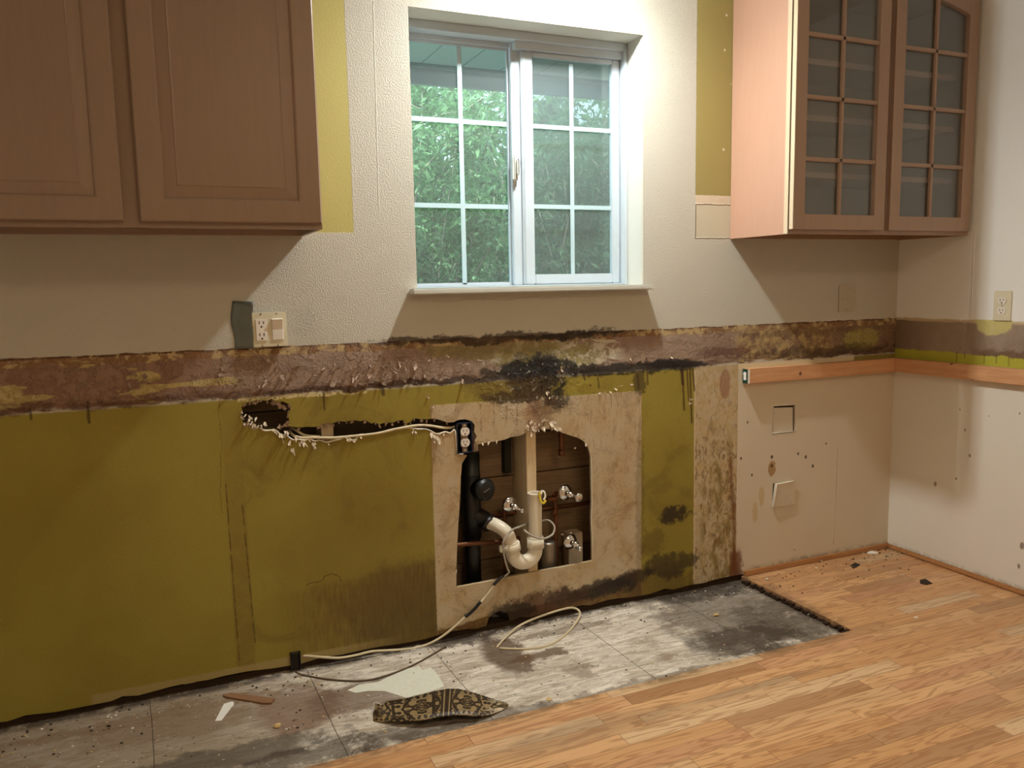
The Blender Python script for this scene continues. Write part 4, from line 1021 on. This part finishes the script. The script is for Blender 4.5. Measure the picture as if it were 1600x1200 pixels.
bm = bmesh.new(); tube(bm, [Vector((q[3][0], -.0115, q[3][1])), Vector((q[0][0], -.0175, q[0][1])), Vector((q[1][0], -.0095, q[1][1]))], .0018, 6, 0); link('gypsum_edge', bm, M_GYP, t)
bm = bmesh.new(); q = [b2(1206, 677), b2(1244, 673.5)]; tube(bm, [Vector((q[0][0], -.0005, q[0][1])), Vector((q[1][0], -.0005, q[1][1]))], .0015, 6, 0)
link('gypsum_edge', bm, M_GYP, wall_back)
# cut edge of the plumbing hole catches the light
bm = bmesh.new(); tube(bm, [B(x, y, .002)+Vector((0, 0, -.001)) for x, y in hole[28:33]], .0022, 6, 3); tube(bm, [B(x, y, .001) for x, y in hole[18:25]], .0017, 6, 3); link('gypsum_edge', bm, M_GYP, wall_back)

# ------------------------------------------------------------------ plumbing in the wall
def pt(x, y, d): return B(x, y, d)
# black drain stack
t = tag(empty('drain_stack', pt(739, 900, .085)), 'fat black plastic drain stack with round cleanout on the left of the hole', 'drain pipe'); pp = []
cx = pt(739, 820, .085).x; r = .030
bm = bmesh.new(); tube(bm, [(cx-.004, .085, -.015), (cx-.004, .085, .59)], r, 24, 0); tube(bm, [(cx-.004, .085, .31), (cx-.004, .085, .54)], r+.005, 24, 0); tube(bm, [(cx-.004, .085, .40), (cx-.004, .085, .62)], r+.003, 24, 0); pp.append(link('pipe', bm, M_ABS, t))
c0 = pt(744, 762, .07); ax = (B(752, 757, -.01)-c0).normalized(); ax = Vector((.28, -.95, .05)).normalized()
bm = bmesh.new(); lathe(bm, [(.028, -.02), (.034, -.02), (.034, .03), (.039, .032), (.039, .058), (.033, .060), (.033, .064), (.030, .066), (0, .066)], c0, ax, 28); co = link('cleanout', bm, M_ABS, t); pp.append(co)
bm = bmesh.new(); e = c0+ax*.0665; sd = ax.cross(Vector((0, 0, 1))).normalized(); tube(bm, [e+sd*.018+Vector((0, 0, -.006)), e-sd*.010+Vector((0, 0, .004))], .0016, 6, 0); link('cap_slot', bm, M_STEEL, co)
bm = bmesh.new(); c1 = pt(757, 812, .06); tube(bm, [(cx, .085, c1.z+.02), c1, pt(766, 821, .036)], .031, 20, 4); pp.append(link('branch_hub', bm, M_ABS, t))
local(pp, t)
t = tag(empty('vent_pipe', (cx, .09, .62)), 'short beige pipe with a red ring above the black stack', 'pipe'); pp = []
bm = bmesh.new(); tube(bm, [(cx+.008, .095, .622), (cx+.008, .095, .735)], .022, 20, 0); tube(bm, [(cx+.008, .095, .650), (cx+.008, .095, .675)], .026, 20, 0); pp.append(link('pipe', bm, M_PVC, t))
bm = bmesh.new(); tube(bm, [(cx-.012, .072, .632), (cx-.012, .072, .668)], .017, 16, 0); pp.append(link('red_cap', bm, M_RED, t)); local(pp, t)
# white P-trap
yt = -.014
A = pt(835.5, 770, yt); Bm = pt(836, 846, yt)
t = tag(empty('drain_trap', (A.x, yt, .2)), 'white plastic sink trap bent like a J in the middle of the wall hole', 'drain trap'); pp = []
bm = bmesh.new()
n = 28; R_, r_ = .0268, .0225
for s, zz in ((1, A.z), ): pass
tube(bm, [(A.x, yt, Bm.z-.02), (A.x, yt, A.z)], .0245, 28, 0, cap=False)
tube(bm, [(A.x, yt, A.z-.006), (A.x, yt, A.z)], .0275, 28, 0, cap=False)
lathe(bm, [(.0275, 0), (.0262, .001), (.0215, .001), (.0205, -.002), (.0205, -.06)], (A.x, yt, A.z), (0, 0, 1), 28)
pp.append(link('tailpiece', bm, M_PVC, t, smooth=True, auto=40))
bm = bmesh.new(); tube(bm, [(A.x, yt, Bm.z-.022), (A.x, yt, Bm.z+.012)], .031, 28, 0); tube(bm, [(A.x, yt, Bm.z+.012), (A.x, yt, Bm.z+.018)], .0285, 28, 0)
for k in range(8):
    a = 2*PI*k/8; tube(bm, [(A.x+.031*math.cos(a), yt+.031*math.sin(a), Bm.z-.02), (A.x+.031*math.cos(a), yt+.031*math.sin(a), Bm.z+.01)], .0022, 5, 0)
pp.append(link('slip_nut', bm, M_PVC, t))
zb_ = pt(825, 888, yt).z+.026; J1 = pt(801, 850, yt)
bend = [Vector((A.x, yt, Bm.z-.01)), Vector((A.x, yt, zb_+.055))]
cxb = (A.x+J1.x)/2; rb_ = (A.x-J1.x)/2
for k in range(1, 12):
    a = PI*k/12; bend.append(Vector((cxb+rb_*math.cos(a), yt, zb_+.045-min(rb_, .049)*math.sin(a))))
bend.append(Vector((J1.x-.004, yt, J1.z-.012)))
bm = bmesh.new(); tube(bm, bend, .0262, 28, 3); tube(bm, [(A.x, yt, zb_+.06), (A.x, yt, zb_+.075)], .0275, 28, 0); pp.append(link('trap_bend', bm, M_PVC, t))
bm = bmesh.new(); d = (pt(788, 836, yt)-pt(801, 852, yt)).normalized(); d = Vector((-.25, 0, 1)).normalized(); j = Vector((J1.x-.004, yt, J1.z-.012))
tube(bm, [j-d*.012, j+d*.016], .032, 28, 0); tube(bm, [j+d*.016, j+d*.021], .029, 28, 0)
for s in (-1,): box(bm, j.x-.047, j.x-.028, yt-.008, yt+.008, j.z-.012, j.z+.012, .003)
pp.append(link('slip_nut', bm, M_PVC, t))
bm = bmesh.new(); tube(bm, [j+d*.01, pt(795, 838, yt), pt(788, 829, -.008), pt(776, 821, .018), pt(764, 816, .045), pt(757, 811, .065)], .0235, 28, 5); pp.append(link('trap_arm', bm, M_PVC, t))
local(pp, t)
# yellow tie hanging off the tailpiece
bm = bmesh.new(); a = pt(843, 774, -.044); tube(bm, [a+Vector((0, 0, .012)), a, a+Vector((.002, -.004, -.02)), a+Vector((.012, -.008, -.028)), a+Vector((.020, -.008, -.018))], .0042, 8, 4)
o = tag(link('yellow_tie', bm, M_YEL), 'small yellow clip hooked on the rim of the white sink pipe', 'clip')
bm = bmesh.new(); tube(bm, [a+Vector((.004, .0, .014)), a+Vector((.016, -.003, .012)), a+Vector((.02, -.006, -.004)), a+Vector((.012, -.007, -.018))], .0035, 8, 4); link('white_strap', bm, M_WPLAS, o)
# stop valves
def valve(c, label, hdir, stem_len, hl=(.011, .006), tall=True):
    c = Vector(c); t = tag(empty('stop_valve', c), label, 'valve'); pp = []
    ax = Vector((.18, -.97, -.05)).normalized()
    bm = bmesh.new(); lathe(bm, [(0, -.012), (.012, -.012), (.030, -.008), (.031, -.005), (.027, .002), (.014, .009), (.010, .010)], c, ax, 28); pp.append(link('escutcheon', bm, M_CHROME, t))
    bm = bmesh.new(); lathe(bm, [(.009, -.03), (.009, .018), (.012, .018), (.012, .034), (.006, .036), (.006, .044), (0, .044)], c, ax, 20); tube(bm, [c+ax*.026, c+ax*.026+Vector((hdir[0]*.022, 0, hdir[1]*.022))], .0065, 12, 0); pp.append(link('valve_body', bm, M_CHROME, t))
    h = c+ax*.044+Vector((hdir[0], 0, hdir[1]))*stem_len
    bm = bmesh.new()
    lathe(bm, [(0, -.005), (hl[0]*.8, -.005), (hl[0], -.002), (hl[0], .003), (hl[0]*.7, .006), (0, .006)], h, ax, 20)
    tube(bm, [c+ax*.03, h], .0045, 10, 0); pp.append(link('handle', bm, M_CHROME, t)); local(pp, t); return t
valve(pt(798, 789, .035), 'chrome stop valve left of the white sink pipe', (.8, -.5), .022, (.008, .006))
valve(pt(884, 770, .035), 'chrome stop valve with oval handle, upper right in the wall hole', (.9, -.35), .026, (.017, .006))
valve(pt(892, 847, .035), 'chrome stop valve in front of the timber block, lower right in the hole', (.5, -.8), .016, (.010, .006))
# copper
bm = bmesh.new(); tube(bm, [pt(867, 771, .07)+Vector((0, 0, .0)), pt(866, 776, .085), pt(868, 800, .09), pt(869, 900, .09)], .008, 12, 4); tube(bm, [pt(867, 795, .09), pt(867, 805, .09)], .011, 12, 0); tube(bm, [pt(868, 771, .07), pt(884, 770, .04)], .009, 12, 0); box(bm, *(lambda p: (p.x-.02, p.x+.014, .07, .10, p.z-.004, p.z+.008))(pt(862, 779, .085)))
tag(link('copper_pipe', bm, M_COPPER), 'upright copper pipe feeding the upper right valve in the wall hole', 'pipe')
bm = bmesh.new(); a, b = pt(847, 796, .10), pt(926, 795, .10); tube(bm, [(a.x-.3, .115, a.z-.002), (b.x+.15, .115, a.z-.002)], .0075, 12, 0)
tag(link('copper_pipe', bm, M_COPPER), 'level copper pipe crossing behind the upright one on the right', 'pipe')
bm = bmesh.new(); a, b = pt(716, 851, .05), pt(815, 842, .12); tube(bm, [pt(700, 853, .042), pt(742, 849, .042), pt(775, 847, .06), pt(830, 838, .1)], .0085, 12, 3)
tag(link('copper_pipe', bm, M_COPPER), 'copper pipe running across the black stack low in the wall hole', 'pipe')
bm = bmesh.new(); tube(bm, [pt(789, 783, .075), pt(788, 792, .09), pt(788, 826, .09), pt(789, 905, .09)], .0075, 12, 4); tube(bm, [pt(788, 786, .075), pt(797, 789, .03)], .008, 12, 0)
tag(link('copper_pipe', bm, M_COPPER), 'upright copper pipe feeding the left valve beside the black stack', 'pipe')
bm = bmesh.new(); a = pt(877.5, 682, .06); b = pt(877.5, 710, .06); tube(bm, [(b.x, .06, b.z), (b.x, .06, a.z+.08)], .0105, 14, 0); tube(bm, [(b.x, .06, b.z-.003), (b.x, .06, b.z+.016)], .0125, 14, 0)
tag(link('capped_pipe', bm, M_COPPER), 'short capped pipe hanging down from the top of the hole', 'pipe')
bm = bmesh.new(); a = pt(857.5, 846, .07); lathe(bm, [(0, .0), (.022, 0), (.0275, -.004), (.029, -.012), (.029, -.36)], (a.x, .075, a.z), (0, 0, 1), 28)
tag(link('steel_pipe_stub', bm, M_STEEL), 'thick dull steel stub standing right of the white trap', 'pipe')
bm = bmesh.new(); a, b = pt(886, 833, .09), pt(908, 886, .09); box(bm, a.x, b.x, .075, .125, -.001, a.z, .002)
tag(link('timber_block', bm, M_BLOCK), 'pale timber block upright behind the lower right valve', 'block')
bm = bmesh.new(); a, b = pt(791, 700, .12), pt(797, 738, .12); box(bm, a.x-.012, b.x, .105, .139, b.z, a.z+.1, .001)
tag(link('dark_timber_batten', bm, simple('dark_batten', (48, 48, 42), .7, .2)), 'dark upright batten at the top left of the wall hole', 'batten')

# ------------------------------------------------------------------ cables
def fp(x, y, h=.003): p = F(x, y, -.0195+h); return p
bm = bmesh.new()
tube(bm, [B(452, 672, .05), B(458, 680, .012), B(472, 684, .002), B(490, 683.5, .0), B(520, 684, -.001), B(555, 681, -.001), B(590, 677, -.001), B(620, 670, .0), B(650, 665, .0), B(670, 665, .002), B(690, 668, .004), B(705, 668, .015), B(716, 664, .03)], .0042, 10, 5)
tube(bm, [B(455, 668, .05), B(464, 673, .02), B(476, 680, .012), B(500, 682, .012)], .004, 10, 5)
tag(link('wall_cable', bm, M_CABLE), 'off-white cable lying in the torn horizontal slot in the olive wall', 'cable')
# grey cable wrapped round the trap, taped, running to the box at the floor
t = tag(empty('taped_cable', fp(470, 1027)), 'cable looped round the white trap, black taped, running down to floor box', 'cable'); pp = []
bm = bmesh.new()
tube(bm, [B(840, 813, .016), B(847, 814, .012), B(857, 813, -.02), B(866, 822, -.035), B(864, 834, -.045), B(852, 841, -.052), B(838, 840, -.056), B(826, 834, -.050), B(819, 828, -.035)], .0036, 10, 6)
tube(bm, [B(828, 818, .016), B(820, 820, .005), B(812, 823, -.02), B(800, 828, -.045), B(791, 838, -.055), B(786, 850, -.058), B(788, 870, -.045), B(793, 888, -.02), B(795, 894, -.008), B(789, 900, -.009), B(782, 904, -.012)], .0036, 10, 6)
pp.append(link('grey_sheath', bm, M_GCABLE, t))
bm = bmesh.new(); tube(bm, [B(787, 899, -.010), B(780, 905, -.012), B(771, 914, -.014)], .0052, 10, 4); pp.append(link('black_tape', bm, M_BTAPE, t)); bm = bmesh.new(); tube(bm, [B(751, 940, -.012), B(742, 951, -.014), B(731, 961, -.014), B(726, 963, -.014)], .0056, 10, 4); pp.append(link('black_tape', bm, M_BTAPE, t))
bm = bmesh.new(); tube(bm, [B(775, 910, -.013), B(764, 926, -.012), B(752, 940, -.012), B(742, 951, -.014), B(728, 963, -.013), B(715, 975, -.012), B(697, 990, -.010), B(680, 1001, -.010), B(662, 1009, -.012), B(640, 1014, -.012), B(610, 1016, -.014), B(580, 1018, -.014), B(555, 1024, -.014), B(530, 1028, -.014), B(505, 1027, -.010), B(482, 1025, -.004), B(466, 1025, .012)], .0042, 10, 6); pp.append(link('off_white_sheath', bm, M_CABLE, t)); local(pp, t)
t = tag(empty('floor_level_box', B(455, 1045)), 'small dark electrical box set in the wall just above the subfloor', 'electrical box')
bm = bmesh.new(); a, b = B(454, 1022, -.012), B(467, 1048, -.012)
box(bm, a.x, a.x+.003, -.014, -.0005, b.z+.004, a.z); box(bm, a.x, b.x+.008, -.014, -.0005, a.z-.003, a.z); box(bm, b.x+.005, b.x+.008, -.014, -.0005, b.z+.004, a.z); box(bm, a.x, b.x+.008, -.003, -.0005, b.z+.004, a.z)
o = link('box_shell', bm, simple('black_stained_metal', (40, 36, 32), .6, .3, var=.4), t); local([o], t)
bm = bmesh.new(); tube(bm, [fp(462, 1050, .02), fp(475, 1055), fp(510, 1061), fp(548, 1064), fp(580, 1062), fp(615, 1052), fp(650, 1037), fp(680, 1020), fp(696, 1010, .006)], .0030, 8, 6)
tag(link('thin_cable', bm, M_DCABLE), 'thin dirty cable on the subfloor curving back to the wall below the taped one', 'cable')
bm = bmesh.new(); tube(bm, [fp(776, 1012), fp(788, 998, .006), fp(808, 980, .014), fp(834, 967, .022), fp(862, 957, .028), fp(888, 950, .03), fp(900, 951, .028), fp(906, 957, .02), fp(904, 966, .01), fp(893, 982), fp(873, 1000), fp(850, 1010), fp(815, 1014), fp(780, 1013)], .0040, 10, 6)
tag(link('loose_cable_loop', bm, M_CABLE), 'loose off-white cable loop lying on the subfloor right of the rotted notch', 'cable')

# ------------------------------------------------------------------ scraps on the floor
g = G('ornamental_vinyl_print', .45, .4); X, Y, Z = g.xyz()
uvn = g.n.new('ShaderNodeUVMap').outputs[0]; U, V_, _z = g.xyz(uvn)
um = g.ma('ABSOLUTE', g.ma('SUBTRACT', U, .50)); vv = g.ma('MULTIPLY', V_, .21)
cell = g.comb(g.ma('PINGPONG', um, .15), g.ma('PINGPONG', vv, .11), 0)
vd = g.vor(16, v=cell, out=0, rnd=.6); rings = g.ss(g.ma('SINE', g.mul(vd, 17)), .1, .45)
w1 = g.ss(g.noise(20, 1, .5, v=cell, dist=2.2), .55, .58)
pat = g.mul(g.mx(rings, w1), g.ss(um, .035, .04)); stripes = g.mx(g.mul(g.ss(um, .012, .015), g.ss(um, .024, .021)), 0)
pat = g.mx(pat, stripes)
frm = g.mul(g.ss(g.ma('ABSOLUTE', g.ma('SUBTRACT', g.ma('ABSOLUTE', g.ma('SUBTRACT', U, .3)), .12)), .012, .008), g.ss(V_, .1, .2)); pat = g.mul(pat, g.ma('SUBTRACT', 1, frm))
c = g.mix(pat, srgb(50, 38, 26), srgb(150, 128, 90)); c = g.mix(g.mul(g.ss(g.noise(40, 3), .5, .6), g.ss(U, .75, .95)), c, srgb(214, 200, 172)); g.set('Base Color', c)
top = [(586, 1099), (598, 1102), (604, 1096), (620, 1094), (640, 1090), (660, 1085.5), (680, 1080), (700, 1076.5), (715, 1076.5), (730, 1079.5), (745, 1084), (760, 1089), (775, 1094), (787, 1097), (795, 1101)]
bot = [(583, 1127), (596, 1128), (608, 1127.5), (625, 1127.5), (645, 1126.5), (662, 1125), (680, 1121.5), (697, 1119), (712, 1117.5), (727, 1117.5), (742, 1119), (755, 1119), (768, 1116), (782, 1111), (793, 1106)]
bm = bmesh.new(); uvl = bm.loops.layers.uv.new('UVMap'); rows_ = []
n = len(top)
for i in range(n):
    q = i/(n-1); hh = .024*math.sin(PI*min(1, q*1.02))**1.3; r = []
    for j in range(6):
        s = j/5; hz = .0006+hh*(.55+.45*s)+.003*math.sin(s*PI)+(.022*(1-q)**6 if s < .5 else 0)*(1-s)
        x = top[i][0]*(1-s)+bot[i][0]*s; y = top[i][1]*(1-s)+bot[i][1]*s
        r.append((bm.verts.new(F(x, y, -.0195+hz)), q, 1-s))
    rows_.append(r)
for a, b in zip(rows_, rows_[1:]):
    for j in range(5):
        vs = (a[j], b[j], b[j+1], a[j+1]); f = bm.faces.new([v[0] for v in vs]); f.smooth = True
        for l, v in zip(f.loops, vs): l[uvl].uv = (v[1], v[2])
o = tag(link('vinyl_scrap', bm, g.m), 'arched scrap of brown and gold patterned vinyl on the subfloor', 'flooring scrap'); thicken(o, .0022)
def flat(name, pts, mat, h, label, cat, group=None, z=-.0194):
    bm = bmesh.new(); P = [F(x, y, z) for x, y in pts]; prism(bm, [[(p.x, p.y) for p in P]], z, z+h, conv=lambda x, y, zz: Vector((x, zz, y)))
    return tag(link(name, bm, mat), label, cat, group)
SLOT = [B(x+random.uniform(-1, 1), y+random.uniform(-1, 1), -.001) for x, y in hole[40:71]]
bm = bmesh.new(); tube(bm, SLOT, .0024, 5, 4, rfun=lambda t: .55+.9*abs(math.sin(t*47))*abs(math.sin(t*13+1))); link('ragged_slot_lip', bm, M_GYP, wall_back)
M_SHEET = simple('dusty_white_sheet', (226, 226, 212), .7, .2, var=.12, vs=60)
flat('white_sheet_scrap', [(543, 1079), (562, 1070), (590, 1066), (612, 1056), (632, 1046), (655, 1041), (660, 1048), (673, 1043), (682, 1052), (691, 1066), (694, 1073), (680, 1078), (660, 1084), (635, 1091), (620, 1086), (600, 1080), (575, 1080), (556, 1083)], M_SHEET, .0012, 'torn white sheet behind the patterned vinyl scrap', 'flooring scrap')
flat('wood_shim', [(348, 1088.5), (362, 1085), (430, 1094), (424, 1101), (412, 1101), (352, 1091)], simple('splintered_brown_wood', (140, 104, 76), .7, .2, var=.2, vs=50), .006, 'thin brown wooden shim on the subfloor near the left wall base', 'wood scrap')
flat('paper_strip', [(336, 1127), (350, 1100), (364, 1096), (366, 1100), (346, 1126)], M_PAPER, .001, 'narrow white paper strip below the brown shim', 'paper scrap')
def chunk(name, x, y, s, mat, label, cat, z=-.0195, group=None, flatn=.5):
    bm = bmesh.new(); bmesh.ops.create_icosphere(bm, subdivisions=2, radius=s); p = F(x, y, z)
    sx, sy, sz = random.uniform(.8, 1.3), random.uniform(.6, 1), random.uniform(.6, 1)*flatn; a = random.uniform(0, 6.28)
    for v in bm.verts:
        k = 1+.5*(mnoise.noise(v.co/s*1.3+Vector((x, y, 0)))); c = Vector((v.co.x*sx*k, v.co.y*sy*k, v.co.z*sz*k)); v.co = Matrix.Rotation(a, 3, 'Z') @ c
    m = min(v.co.z for v in bm.verts)
    for v in bm.verts: v.co += p-Vector((0, 0, m))
    return tag(link(name, bm, mat), label, cat, group)
M_CRUMB = simple('tan_crumb', (206, 176, 124), .8, .2, var=.25, vs=120); M_CW = simple('white_gypsum_crumb', (238, 232, 220), .8, .2, var=.1); M_CD = simple('dark_debris', (52, 42, 34), .8, .2, var=.3)
chunk('plaster_chunk', 433, 1136, .011, M_CRUMB, 'tan crumbly chunk on the left part of the subfloor', 'debris')
chunk('plaster_chunk', 1119, 962, .012, M_CRUMB, 'tan crumbly chunk on the dark stained end of the subfloor', 'debris')
chunk('plaster_chunk', 858, 1093, .011, M_CRUMB, 'flat tan chip at the seam of the subfloor beside the vinyl scrap', 'debris', flatn=.2)
flat('dark_chip', [(1437, 907), (1446, 905), (1457, 912), (1448, 914), (1438, 912)], M_CD, .002, 'dark flake on the oak floor right of the corner debris', 'debris', z=.0002)
flat('dark_chip', [(1329, 884), (1336, 880), (1344, 883), (1338, 886), (1333, 889)], M_CD, .003, 'dark flake on the oak floor nearest the corner', 'debris', z=.0002)
for x, y, l in ((1431, 966, 'white crumb alone on the oak floor right of the cut edge'), (1198, 906, 'white chip on the oak strips just right of the rotted edge'), (1283, 877, 'white crumb by the wood strip under the wallboard squares'), (1261, 960, 'white lump on the dark end of the subfloor by the splintered edge'), (1276, 888, 'small white crumb a little in front of the wood strip')):
    chunk('gypsum_crumb', x, y, .0065 if '1261' not in str(x) else .008, M_CW, l, 'debris', z=.0002 if x > 1262 or x < 1200 and x > 1190 else -.0195)
flat('white_scrap', [(1354, 864), (1362, 861), (1372, 864), (1370, 866), (1358, 866)], M_PAPER, .003, 'curled white scrap on the floor in the corner', 'debris', z=.0002)
# fine crumbs, uncountable
random.seed(21); bm = bmesh.new()
def crumb(x, y, z, s, mi):
    t_ = bmesh.new(); bmesh.ops.create_icosphere(t_, subdivisions=1, radius=s)
    for v in t_.verts: v.co = Vector((v.co.x*random.uniform(.7, 1.6), v.co.y*random.uniform(.6, 1.4), (v.co.z+s)*.6))
    p = F(x, y, z); add(bm, t_, mi, Matrix.Translation(p) @ Matrix.Rotation(random.uniform(0, 6), 4, 'Z'))
def infl(p): return p.x > -.82 or p.y < -.592
for i in range(620):
    if i < 260: X0 = random.uniform(-3.6, -.85); Y0 = -abs(random.gauss(0, .09))-.012
    elif i < 430: X0 = random.uniform(-3.5, -.85); Y0 = random.uniform(-.56, -.02)
    elif i < 560: X0 = random.uniform(-.8, -.03); Y0 = -abs(random.gauss(0, .12))-.02
    else: X0 = random.gauss(-.06, .09); Y0 = random.gauss(-.06, .05)
    X0 = min(X0, -.02); Y0 = min(Y0, -.018)
    z = .0002 if X0 > -.82 or Y0 < -.592 else -.0195
    s = random.choice((.0016, .002, .0026, .0034)); t_ = bmesh.new(); bmesh.ops.create_icosphere(t_, subdivisions=1, radius=s)
    for v in t_.verts: v.co = Vector((v.co.x*random.uniform(.7, 1.7), v.co.y*random.uniform(.6, 1.4), (v.co.z+s)*.6))
    add(bm, t_, random.choice((0, 1, 1, 2, 2, 2)), Matrix.Translation((X0, Y0, z)))
tag(link('fine_debris', bm, [M_CW, M_CRUMB, M_CD]), 'fine crumbs of plaster and dirt scattered along the wall base', 'debris', kind='stuff')

# ------------------------------------------------------------------ ceiling lamps
def lamp(loc, r, label, light):
    t = tag(empty('ceiling_lamp', (loc[0], loc[1], CEILZ)), label, 'lamp'); pp = []
    bm = bmesh.new(); lathe(bm, [(0, 0), (r*1.5, 0), (r*1.5, -.012), (r*.7, -.022), (0, -.022)], (loc[0], loc[1], CEILZ), (0, 0, 1), 28); pp.append(link('canopy', bm, M_WHITE, t))
    bm = bmesh.new(); bmesh.ops.create_icosphere(bm, subdivisions=3, radius=r*.6, matrix=Matrix.Translation(loc)); tube(bm, [(loc[0], loc[1], loc[2]), (loc[0], loc[1], CEILZ-.02)], r*.25, 12, 0); pp.append(link('bulb', bm, M_BULB, t, smooth=True))
    local(pp, t); return t
lamp(SINK, .025, 'small bare ceiling lamp over the window wall', sink_light)
bm = bmesh.new(); box(bm, -2.43, -1.43, -3.1, -2.4, 2.408, CEILZ-.0005, .004)
o = tag(link('ceiling_panel_lamp', bm, M_WHITE), 'flat rectangular ceiling lamp in the middle of the room', 'lamp')

for o in C.objects:
    if o.parent: continue
    for k, gname in (('stop_valve', 'stop valves in the wall hole'), ('copper_pipe', 'copper pipes in the wall hole'), ('drywall_square', 'sawn wallboard squares under the cleat'), ('gypsum_crumb', 'white crumbs on the floor'), ('plaster_chunk', 'tan chunks on the subfloor'), ('dark_chip', 'dark chips on the oak floor'), ('wooden_cleat', 'counter cleats'), ('wall_cabinet', 'wall cabinets beside the window'), ('evergreen_shrub', 'shrubs outside the window')):
        if o.name.startswith(k): o['group'] = gname
